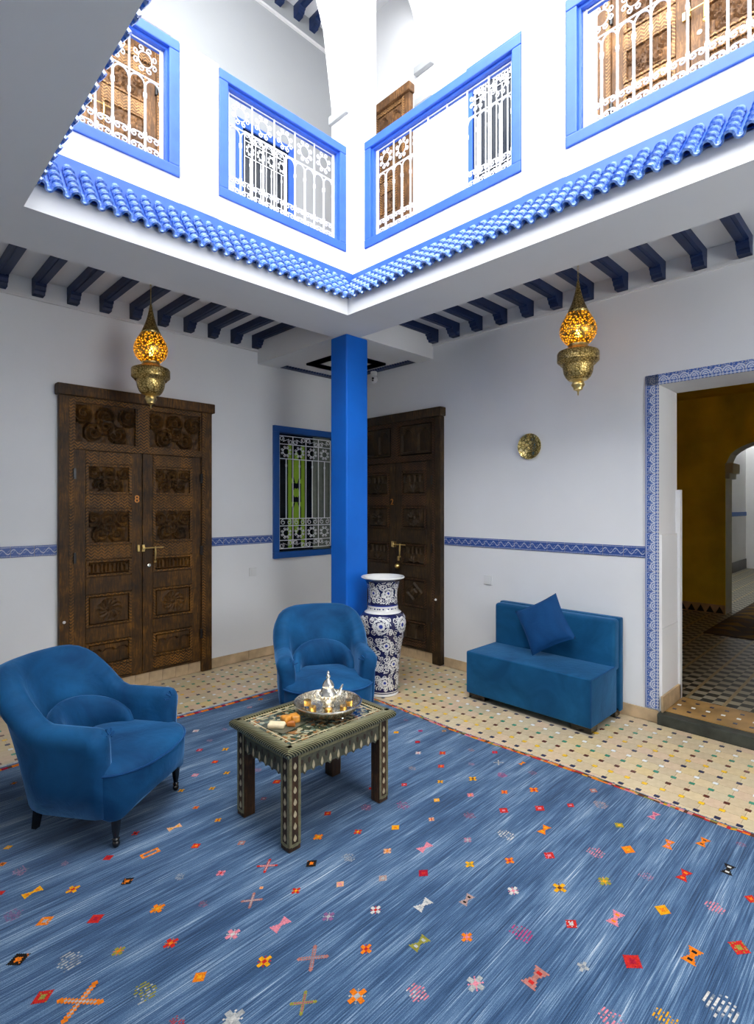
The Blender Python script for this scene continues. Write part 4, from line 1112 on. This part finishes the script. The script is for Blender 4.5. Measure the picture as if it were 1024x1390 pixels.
    for s in (-1, 1):
        l = MB().lathe([(.013, .03), (.016, .036), (.011, .042), (.0125, .05), (.017, .075), (.020, .11), (.022, .132), (.018, .138), (.021, .145), (.021, .16)], 14).build('leg', BLACKW, root, smooth=True)
        l.location = (s*.238, -.222, 0)
        cs = MB().lathe([(.0, .0), (.010, .001), (.014, .007), (.016, .016), (.014, .026), (.008, .032), (0, .034)], 12).build('caster', BRASS if False else BLACKW, l, smooth=True)
        q = MB(); q.prism([(-.017, .30-.0), (.017, .30), (.02, .30), (.02, .30)], 0, .01, 'y') if False else None
        bl = MB().loft([[(s*.180-.012, .225, 0), (s*.180+.012, .225, 0), (s*.180+.012, .249, 0), (s*.180-.012, .249, 0)], [(s*.175-.018, .195, .17), (s*.175+.018, .195, .17), (s*.175+.018, .231, .17), (s*.175-.018, .231, .17)]]).build('leg', BLACKW, root)
    return root
chair('blue velvet tub armchair beside the carved door, turned towards the table', (.90, 2.785), R_(35.0))
chair('blue velvet tub armchair in front of the blue column', (2.314, 2.848), R_(-31))

# ================================================================ sofa and cushion
so = thing('sofa', 'armless blue velvet two-seat sofa below the light switch', 'sofa', (3.70, 1.985, 0), 0)
def SB(nm, x0, x1, y0, y1, z0, z1, mat, bv, seg=3): 
    o = MB().box(x0-3.70, x1-3.70, y0-1.985, y1-1.985, z0, z1).build(nm, mat, so, bevel=bv, seg=seg, smooth=True, ang=35); return o
SB('seat_base', 3.435, 3.862, 1.49, 2.48, .045, .368, VELVET2, .014)
SB('backrest', 3.83, 3.925, 1.495, 2.475, .33, .695, VELVET2, .03, 4)
SB('back_panel', 3.918, 3.972, 1.488, 2.482, .03, .700, VELVET2, .012)
for y0, y1 in ((1.50, 1.64), (2.33, 2.47)):
    SB('foot', 3.46, 3.56, y0, y1, 0, .05, BLACKW, .003, 1); SB('foot', 3.86, 3.94, y0, y1, 0, .05, BLACKW, .003, 1)
sm = MB().tube([(3.434-3.70, 1.4905-1.985, .06), (3.434-3.70, 1.4905-1.985, .362), (3.83-3.70, 1.4905-1.985, .368)], .004, 5).build('seam_piping', VELVET3, so, smooth=True)
def cushion(label, loc, R, S=.36, T=.115):
    mb = MB(); n = 22; top = []; bot = []
    for j in range(n+1):
        for i in range(n+1):
            u, v = 2*i/n-1, 2*j/n-1
            k = ((1-u**4)*(1-v**4)); h = T/2*max(0, k)**.55
            pin = 1-.075*(1-abs(u)**2)*(abs(v)**3); pin2 = 1-.075*(1-abs(v)**2)*(abs(u)**3)
            x, y = u*S/2*pin2, v*S/2*pin
            wr = .0035*math.sin(14*u+5*v)*abs(u)**2*abs(v)**.5
            top.append((x, y, h+wr)); bot.append((x, y, -h+wr))
    N = (n+1)**2; f = []
    for j in range(n):
        for i in range(n):
            a = j*(n+1)+i; f.append((a, a+1, a+n+2, a+n+1)); f.append((N+a, N+a+n+1, N+a+n+2, N+a+1))
    for i in range(n):
        f += [(i, N+i, N+i+1, i+1), (n*(n+1)+i, n*(n+1)+i+1, N+n*(n+1)+i+1, N+n*(n+1)+i), (i*(n+1), (i+1)*(n+1), N+(i+1)*(n+1), N+i*(n+1)), (i*(n+1)+n, N+i*(n+1)+n, N+(i+1)*(n+1)+n, (i+1)*(n+1)+n)]
    root = tag(mb.add(top+bot, f).build('cushion', VELVET3, smooth=True, ang=180), label, 'cushion')
    root.location = loc; root.rotation_euler = R.to_euler(); return root
ey = Vector((.10, -1, 0)).normalized(); lean = R_(15)
upv = Vector((math.sin(lean), 0, math.cos(lean))); nrm = ey.cross(upv); upv = nrm.cross(ey)
t = R_(30); e1 = ey*math.cos(t)+upv*math.sin(t); e2 = -ey*math.sin(t)+upv*math.cos(t)
cushion('square blue velvet cushion leaning on the sofa back', (3.747, 1.985, .604), Matrix((e1, e2, e1.cross(e2))).transposed())

# ================================================================ inlaid table with tea things
TX0, TX1, TY0, TY1, TH = 1.315, 1.980, 1.865, 2.35, .465
tb = thing('tea_table', 'low rectangular table inlaid with bone and ribbed metal', 'table', ((TX0+TX1)/2, (TY0+TY1)/2, .008))
hx_, hy_ = (TX1-TX0)/2, (TY1-TY0)/2; TH2 = TH-.008
MB().box(-hx_+.02, hx_-.02, -hy_+.02, hy_-.02, TH2-.035, TH2-.010).build('tabletop', MOSAIC, tb)
bs = MB()
for o_, w_ in ((.042, .009), (.072, .006)):
    for x0, x1, y0, y1 in ((-hx_+o_, hx_-o_, -hy_+o_, -hy_+o_+w_), (-hx_+o_, hx_-o_, hy_-o_-w_, hy_-o_), (-hx_+o_, -hx_+o_+w_, -hy_+o_+w_, hy_-o_-w_), (hx_-o_-w_, hx_-o_, -hy_+o_+w_, hy_-o_-w_)):
        bs.box(x0, x1, y0, y1, TH2-.0101, TH2-.0088)
bs.build('inlay_border', BONE, tb)
# half-round ribbed rim
def rimstrip(p, q, nm='rim'):
    p, q = Vector(p), Vector(q); d = (q-p).normalized(); n_ = Vector((d.y, -d.x, 0)); prof = []
    for k in range(9):
        a = -PI/2 + PI*k/8; prof.append((.024*math.cos(a), .022*math.sin(a)))
    prof = [(-.022, -.022)] + prof + [(-.022, .022)]
    L = []
    for e, s in ((p, -1), (q, 1)):
        L.append([tuple(e + n_*o_ + d*s*max(o_, 0) + Vector((0, 0, z))) for o_, z in prof])
    return MB().loft(L).build(nm, ROPE, tb, smooth=True, ang=50)
zc = TH2-.022; ix, iy = hx_-.022, hy_-.022
cs_ = [(-ix, -iy, zc), (ix, -iy, zc), (ix, iy, zc), (-ix, iy, zc)]
for k in range(4): rimstrip(cs_[k], cs_[(k+1) % 4])
lw = .062
drop = []
for k in range(13):
    v = k/12; drop.append((.0062*math.sin(PI*v**.75)*1.15, -.020+.04*v))
drop_poly = [(x, z) for x, z in drop] + [(-x, z) for x, z in reversed(drop[1:-1])]
dm = MB().prism(drop_poly, -.0015, 0, 'y').mesh('inlay_drop', BONE)
GSH = simple('green_shell_inlay', (.085, .080, .045), .3, var=.4, vscale=45)
pet = MB().prism([(.007*math.cos(a), .014*math.sin(a)) for a in np.linspace(0, 2*PI, 13)[:-1]], -.0015, 0, 'y').mesh('inlay_petal', simple('brown_inlay', (.05, .025, .012), .3))
lx, ly = hx_-.028, hy_-.028
for sx in (-1, 1):
    for sy in (-1, 1):
        x0, x1 = sorted((sx*lx, sx*(lx-lw))); y0, y1 = sorted((sy*ly, sy*(ly-lw)))
        lg = MB().box(x0, x1, y0, y1, 0, TH2-.045).build('leg', TABW, tb, bevel=.003, seg=1)
        for face, rot in (((0, sy), 0 if sy < 0 else PI), ((sx, 0), -PI/2 if sx < 0 else PI/2)):
            px = (x0+x1)/2 + (face[0]*(lw/2)); py = (y0+y1)/2 + face[1]*(lw/2)
            e = MB()
            for a, b_ in ((-.030, -.017), (.017, .030)): e.box(a, b_, -.0014, 0, .022, TH2-.05)
            e.box(-.017, .017, -.0014, 0, .018, .032)
            obj('inlay_strip', e.mesh('inlay_strip', OLIVE), lg, (px, py, 0), (0, 0, rot))
            for k in range(7): 
                dd = obj('inlay_drop', dm, lg, (px, py, .055+k*.052), (0, 0, rot)); dd.scale = (1.15, 1, .8)
for nm, L, off, rot in (('apron', lx-lw, (0, -ly), 0), ('apron', lx-lw, (0, ly), PI), ('apron', ly-lw, (-lx, 0), -PI/2), ('apron', ly-lw, (lx, 0), PI/2)):
    az0, az1 = TH2-.135, TH2-.045; k = int(2*L/.047); st_ = 2*L/k
    poly = [(-L, az1), (-L, az0)]
    for i in range(k):
        xa = -L+i*st_
        poly += [(xa+st_*.25, az0+.0), (xa+st_*.5, az0-.012), (xa+st_*.75, az0), ]
    poly += [(L, az0), (L, az1)]
    ap = MB().prism(poly, .004, .022, 'y').build(nm, GSH, tb); ap.location = (*off, 0); ap.rotation_euler = (0, 0, rot)
    MB().box(-L-.001, L+.001, .0028, .004, az1-.02, az1-.004).build('inlay_strip', OLIVE, ap)
    for i in range(k):
        obj('inlay_drop', dm, ap, (-L+(i+.5)*st_, .004, az0+.018))
        obj('inlay_petal', pet, ap, (-L+(i+.0)*st_+ (.008 if i == 0 else 0), .004, az0+.045))
MB().box(-lx, lx, -ly, ly, TH2-.046, TH2-.042).build('moulding', OLIVE, tb)

ZT = TH - .010
TRX, TRY, TRZ = 1.715, 2.085, ZT
tr_ = thing('serving_tray', 'round silver footed tray on the inlaid table', 'tray', (TRX, TRY, TRZ))
MB().lathe([(.0, .028), (.115, .030), (.135, .036), (.160, .062), (.168, .066), (.170, .061), (.162, .054), (.140, .026), (.118, .018), (0, .018)], 48).build('tray_dish', ENGS, tr_, smooth=True, ang=50)
MB().tube([(.168*math.cos(a), .168*math.sin(a), .065) for a in np.linspace(0, 2*PI, 49)[:-1]], .004, 6, closed=True).build('tray_rim', SILVER, tr_, smooth=True)
for k in range(3):
    a = R_(-85+120*k); f_ = MB().lathe([(.005, 0), (.009, .003), (.006, .010), (.005, .018), (.009, .024)], 10, .10*math.cos(a), .10*math.sin(a)).build('foot', SILVER, tr_, smooth=True)
tp = thing('teapot', 'silver Moroccan teapot in the middle of the tray', 'teapot', (TRX+.015, TRY+.015, TRZ+.0282))
MB().lathe([(.026, 0), (.030, .004), (.024, .012), (.036, .030), (.046, .052), (.046, .068), (.036, .086), (.027, .098), (.030, .104), (.030, .109)], 28).build('teapot_body', SILVER, tp, smooth=True, ang=60)
ld = MB().lathe([(.030, .109), (.027, .118), (.018, .132), (.009, .140), (.007, .146), (.013, .152), (.010, .158), (.005, .163), (.008, .170), (.004, .178), (0, .184)], 24).build('lid', SILVER, tp, smooth=True, ang=60)
MB().tube([(.040, 0, .045), (.060, 0, .062), (.068, 0, .085), (.080, 0, .102)], [.011, .008, .006, .0045], 8).build('spout', SILVER, tp, smooth=True).rotation_euler = (0, 0, R_(-20))
MB().tube([(-.040, 0, .085), (-.060, 0, .092), (-.074, 0, .075), (-.068, 0, .050), (-.042, 0, .040)], .004, 6).build('handle', SILVER, tp, smooth=True).rotation_euler = (0, 0, R_(-20))
GOLDB = simple('gilt_band', (.75, .42, .10), .25, .9)
for k, (a, r) in enumerate(((128, .106), (-178+0, .098), (-127, .104), (-82, .104), (-38, .108))):
    gx, gy = TRX+r*math.cos(R_(a)), TRY+r*math.sin(R_(a))
    gl = thing('tea_glass', 'small gilt-banded tea glass standing round the silver teapot', 'glass', (gx, gy, TRZ+.0306), 0, 'tea glasses on the silver tray')
    MB().lathe([(0, .001), (.0165, 0), (.0175, .006), (.0165, .026), (.0205, .066), (.0192, .066), (.0153, .026), (.0155, .008), (0, .006)], 20).build('glass_wall', GLASS, gl, smooth=True, ang=60)
    MB().lathe([(.0178, .008), (.0170, .021), (.0186, .034)], 20).build('gilt_band', GOLDB, gl, smooth=True)
# pastries on a small plate
pl_ = tag(MB().box(-.080, .080, -.055, .055, .0015, .006).build('pastry_plate', simple('smoked_plate', (.10, .10, .07), .15), bevel=.003), 'small dark rectangular plate under the pastries', 'plate')
pl_.location = (1.478, 2.105, ZT); pl_.rotation_euler = (0, 0, R_(12))
PAST = [simple('sugared_pastry', (.80, .66, .42), .7, var=.12, vscale=30, bmp=.3), simple('honey_pastry', (.72, .30, .04), .3, var=.35, vscale=25, bmp=.4, bscale=50), simple('dark_honey_pastry', (.50, .15, .02), .3, var=.4, vscale=25, bmp=.4, bscale=50)]
def pastry(label, x, y, z, rot, mat, w_, l_, h_, tri=False, group=None):
    mb = MB()
    if tri: mb.prism([(-w_, -l_), (w_, -l_), (0, l_)], 0, h_, 'z')
    else: mb.box(-w_, w_, -l_, l_, 0, h_)
    o = mb.build('pastry', mat, bevel=min(h_, w_)*.42, seg=3, smooth=True, ang=60); tag(o, label, 'pastry', group); o.location = (x, y, z); o.rotation_euler = (0, 0, R_(rot))
pastry('pale sugared pastry finger on the dark plate', 1.432, 2.118, ZT+.006, 40, PAST[0], .025, .040, .020)
pastry('golden folded triangle pastry between the pale finger and square pastry', 1.487, 2.132, ZT+.006, 20, PAST[1], .034, .030, .036, True)
pastry('golden square pastry beside the tray on the plate', 1.530, 2.112, ZT+.006, -15, PAST[1], .021, .026, .034)
pastry('dark honeyed pastry at the front of the plate', 1.480, 2.076, ZT+.006, 70, PAST[2], .019, .020, .026, True)

# ================================================================ vase
def vase():
    root = thing('floor_vase', 'tall blue and white painted floor vase beside the column', 'vase', (3.065, 3.03, 0))
    prof = [(.118, 0), (.124, .006), (.126, .05), (.128, .10), (.131, .16), (.136, .23), (.143, .31), (.150, .37), (.162, .43), (.177, .49), (.187, .54), (.189, .575), (.183, .61), (.168, .638), (.145, .655), (.127, .668), (.123, .69), (.121, .72),
            (.117, .75), (.116, .79), (.120, .83), (.130, .875), (.142, .905), (.158, .918), (.172, .922), (.176, .930), (.172, .936), (.15, .928), (.125, .90), (.105, .85), (.10, .80)]
    ls = [0]
    for a, q in zip(prof[:-1], prof[1:]): ls.append(ls[-1]+math.hypot(q[0]-a[0], q[1]-a[1]))
    NZ, NT = 330, 300; S = np.linspace(0, ls[-1], NZ+1); r = np.interp(S, ls, [p[0] for p in prof]); z = np.interp(S, ls, [p[1] for p in prof])
    img = np.zeros((NZ, NT, 3)); Wt = np.array((.74, .73, .70)); Nv = np.array((.012, .014, .075)); Bl = np.array((.03, .05, .30))
    img[:] = Wt; zc_ = (z[:-1]+z[1:])/2; rc_ = (r[:-1]+r[1:])/2; sc_ = (S[:-1]+S[1:])/2
    itop = int(np.argmax(z)); outer = np.arange(NZ) < itop
    TH_ = (np.arange(NT)+.5)/NT*2*PI
    def s_at(zv): return float(np.interp(zv, z[:itop], S[:itop]))
    def zone(z0, z1): return (zc_ > z0) & (zc_ < z1) & outer
    for z0, z1, nf in ((.035, .645, None), (.715, .905, None)): img[zone(z0, z1)] = Nv
    def disk(t0, s0, rad, c_, ringw=None, wob=0):
        d = ((TH_-t0+PI) % (2*PI)-PI)[None, :]*rc_[:, None]; e = (sc_-s0)[:, None]; D = np.hypot(d, e)
        R_b = rad*(1+wob*np.cos(8*np.arctan2(e, d)))
        m = D < R_b
        if ringw is not None: m &= D > rad-ringw
        m &= outer[:, None]; img[m] = c_
    def stroke(pts, wdt, c_=Wt):
        for t0, s0 in pts:
            i0 = np.searchsorted(sc_, s0-.02); i1 = np.searchsorted(sc_, s0+.02)
            if i1 <= i0: continue
            d = ((TH_-t0+PI) % (2*PI)-PI)[None, :]*rc_[i0:i1, None]; e = (sc_[i0:i1]-s0)[:, None]
            m = np.hypot(d, e) < wdt; img[i0:i1][m] = c_
    rg_ = random.Random(5)
    def band(zlo, zhi, cols, off, fr_):
        s0, s1 = s_at(zlo), s_at(zhi); sm_ = (s0+s1)/2; hh = (s1-s0)
        ra = float(np.interp(sm_, S, r))
        for k in range(cols):
            t0 = off + 2*PI*k/cols; ww = 2*PI/cols*ra
            # winding scrolls around each flower and filling curls
            for q in range(4):
                a0 = q*PI/2 + .4; R0 = hh*.17; cx, cy = ww*.30*math.cos(a0+PI/4), hh*.30*math.sin(a0+PI/4)
                pts = []
                for i in range(60):
                    u = i/59; rr_ = R0*(1-.80*u); aa = a0 + (1 if q % 2 else -1)*u*4.2*PI/1.6
                    pts.append((t0 + PI/cols + (cx+rr_*math.cos(aa))/ra, sm_ + cy + rr_*math.sin(aa)))
                stroke(pts, .0034)
            for q in range(7):
                aa = q*2*PI/7; pts = [(t0 + (fr_*1.3+.012*i/8)*math.cos(aa+.12*i)/ra, sm_ + (fr_*1.3+.012*i/8)*math.sin(aa+.12*i)) for i in range(9)]
                stroke(pts, .0038)
            stroke([(t0 + (fr_*1.75)*math.cos(aa)/ra, sm_ + fr_*1.75*math.sin(aa)) for aa in np.linspace(.5, 2*PI-.3, 70)], .0038)
            for gi in range(3):
                for gj in range(3):
                    tt = t0 + ((gi+.5+rg_.uniform(-.2, .2))/3-.5)*2*PI/cols; sv = s0 + (gj+.5+rg_.uniform(-.2, .2))/3*hh
                    R0 = rg_.uniform(.016, .023); a0 = rg_.uniform(0, 6.28); sg = rg_.choice((-1, 1))
                    stroke([(tt + R0*(1.15-1.0*u_)*math.cos(a0+sg*u_*8.5)/ra, sv + R0*(1.15-1.0*u_)*math.sin(a0+sg*u_*8.5)) for u_ in np.linspace(0, 1, 40)], .0029)
            for q in range(14):
                tt = t0 + rg_.uniform(-.5, .5)*2*PI/cols; sv = sm_ + rg_.uniform(-.48, .48)*hh; a_ = rg_.uniform(0, PI)
                stroke([(tt + (i-3)*.0035*math.cos(a_)/ra, sv + (i-3)*.0035*math.sin(a_)) for i in range(7)], .0036)
            disk(t0, sm_, fr_*1.12, Nv, wob=.05); disk(t0, sm_, fr_, Wt, wob=.08); disk(t0, sm_, fr_*.46, Bl)
    OFF = R_(225-5)
    band(.49, .64, 6, OFF, .034); band(.33, .49, 6, OFF+.25, .026); band(.185, .33, 5, OFF+.75, .026); band(.04, .185, 5, OFF+.2, .024); band(.72, .90, 6, OFF+.45, .024)
    img[zone(.645, .652)] = Nv; img[zone(.708, .715)] = Bl; img[zone(.022, .03)] = Nv; img[zone(.905, .925)] = np.array((.05, .06, .12))
    m = zone(.683, .692); img[m] = np.where((np.sin(TH_*34)+np.sin(TH_*21) > .1)[None, :, None], Nv*2, Wt)
    vs2 = []; cth = [(math.cos(2*PI*k/NT), math.sin(2*PI*k/NT)) for k in range(NT)]
    for i in range(NZ+1): vs2 += [(r[i]*c_, r[i]*s_, z[i]) for c_, s_ in cth]
    me = bpy.data.meshes.new('vase_body')
    f = [(i*NT+k, i*NT+(k+1) % NT, (i+1)*NT+(k+1) % NT, (i+1)*NT+k) for i in range(NZ) for k in range(NT)]
    me.from_pydata(vs2, [], f); at = me.color_attributes.new('col', 'FLOAT_COLOR', 'CORNER')
    cc = np.ones((NZ, NT, 4, 4), dtype=np.float32); cc[..., :3] = img[:, :, None, :]; at.data.foreach_set('color', cc.ravel())
    me.polygons.foreach_set('use_smooth', [True]*len(me.polygons)); me.materials.append(VCGLZ)
    obj('vase_body', me, root)
    MB().lathe([(.119, 0), (.127, .004), (.127, .014), (.122, .018)], 40).build('vase_foot', MOULD, root, smooth=True)
    return root
vase()

# ================================================================ hanging lamps
def lamp(label, loc, zc=ZC, power=2.6, col_=(1.0, .62, .28)):
    root = thing('hanging_lantern', label, 'lamp', loc, 0, 'pierced brass lanterns')      # origin at the bottom tip
    MB().lathe([(0, 0), (.004, .004), (.006, .028), (.014, .034), (.030, .040), (.030, .052), (.042, .068), (.044, .076), (.036, .090), (.040, .096), (.060, .104)], 28).build('finial', BRASS, root, smooth=True, ang=50)
    MB().lathe([(.060, .104), (.080, .125), (.093, .155), (.099, .19), (.100, .212)], 36).build('bowl', ENGR, root, smooth=True, ang=60)
    MB().lathe([(.100, .212), (.112, .208), (.118, .216), (.130, .226), (.135, .232), (.135, .285), (.128, .296), (.112, .302), (.095, .310), (.070, .318)], 36).build('collar', ENGR, root, smooth=True, ang=35)
    MB().lathe([(.070, .318), (.064, .330), (.064, .345), (.070, .350)], 30).build('neck_ring', BRASS, root, smooth=True, ang=50)
    sp = [(.066, .345), (.088, .365), (.105, .385), (.116, .410), (.1195, .435), (.1165, .462), (.106, .492), (.090, .522), (.073, .552)]
    MB().lathe(sp, 44).build('shade', SHADE, root, smooth=True, ang=180).data.polygons
    MB().lathe([(.073, .552), (.060, .580), (.046, .612), (.033, .650), (.022, .690), (.014, .730), (.008, .766), (.004, .785)], 28).build('spire', ENGR, root, smooth=True, ang=180)
    MB().lathe([(0, .385), (.010, .390), (.016, .41), (.018, .43), (.012, .455), (.005, .475), (0, .480)], 14).build('bulb', BULB, root, smooth=True, ang=180)
    L = zc-loc[2]; ch = MB(); zz = .785
    while zz < L-.03:
        ch.tube([(.005*math.cos(a), 0, zz+.014+.012*math.sin(a)) if int(zz*100) % 2 else (0, .005*math.cos(a), zz+.014+.012*math.sin(a)) for a in np.linspace(0, 2*PI, 9)[:-1]], .0016, 4, closed=True); zz += .021
    ch.build('chain', BRASS, root)
    MB().lathe([(.004, L-.04), (.012, L-.02), (.028, L-.008), (.03, L)], 16).build('ceiling_hook', BRASS, root, smooth=True)
    d = bpy.data.lights.new('lantern_bulb', 'POINT'); d.energy = power; d.color = col_; d.shadow_soft_size = .02
    o = bpy.data.objects.new('lantern_bulb_light', d); COL.objects.link(o); o.parent = root; o.location = (0, 0, .43)
lamp('pierced brass lantern glowing amber in front of the carved double door', (1.595, 4.0, 2.222))
lamp('pierced brass lantern glowing amber near the wall with the brass plate', (3.5, 1.607, 2.245))

lamp('unseen brass lantern added to light the mustard hall', (6.4, .15, 1.95), 2.95, 420, (1, .82, .6))  # lamp added out of view to brighten the hall
# ================================================================ small wall things
o = MB().lathe([(0, .006), (.080, .008), (.092, .016), (.104, .020), (.106, .017), (.094, .004), (.08, .0), (0, .0)], 40).build('wall_plate', ENGP, smooth=True, ang=40)
tag(o, 'round hammered brass plate hung on the wall above the sofa', 'plate'); o.location = (XA-.001, 2.238, 1.991); o.rotation_euler = (0, -R_(90), 0)
def switch(label, loc, rot):
    r = thing('light_switch', label, 'switch', loc, rot)
    MB().box(-.04, .04, -.010, 0, -.04, .04).build('switch_plate', SWITCH, r, bevel=.003)
    MB().box(-.023, .023, -.014, -.010, -.023, .023).build('rocker', SWITCH, r, bevel=.002)
switch('white square light switch above the sofa end', (XA, 2.644, .854), RW)
switch('white square light switch under the window', (2.828, YB, .854), 0)
cm_ = thing('security_camera', 'small white security camera with black lens behind the column', 'camera', (3.93, 4.02, 2.83))
MB().lathe([(.030, .085), (.034, .08), (.034, .05), (.028, .042)], 20).build('mount', SWITCH, cm_, smooth=True, ang=40)
b_ = MB().lathe([(0, -.036), (.018, -.034), (.034, -.022), (.040, 0), (.034, .024), (.020, .044)], 24).build('dome', SWITCH, cm_, smooth=True, ang=60)
for dx, dz, rr_ in ((-.006, .006, .011), (-.004, -.016, .008)):
    l_ = MB().lathe([(0, .004), (rr_, .003), (rr_, -.008)], 12).build('lens', BLACK, cm_); l_.location = (-.034, -.016+dx, dz); l_.rotation_euler = (0, -R_(90), R_(20))
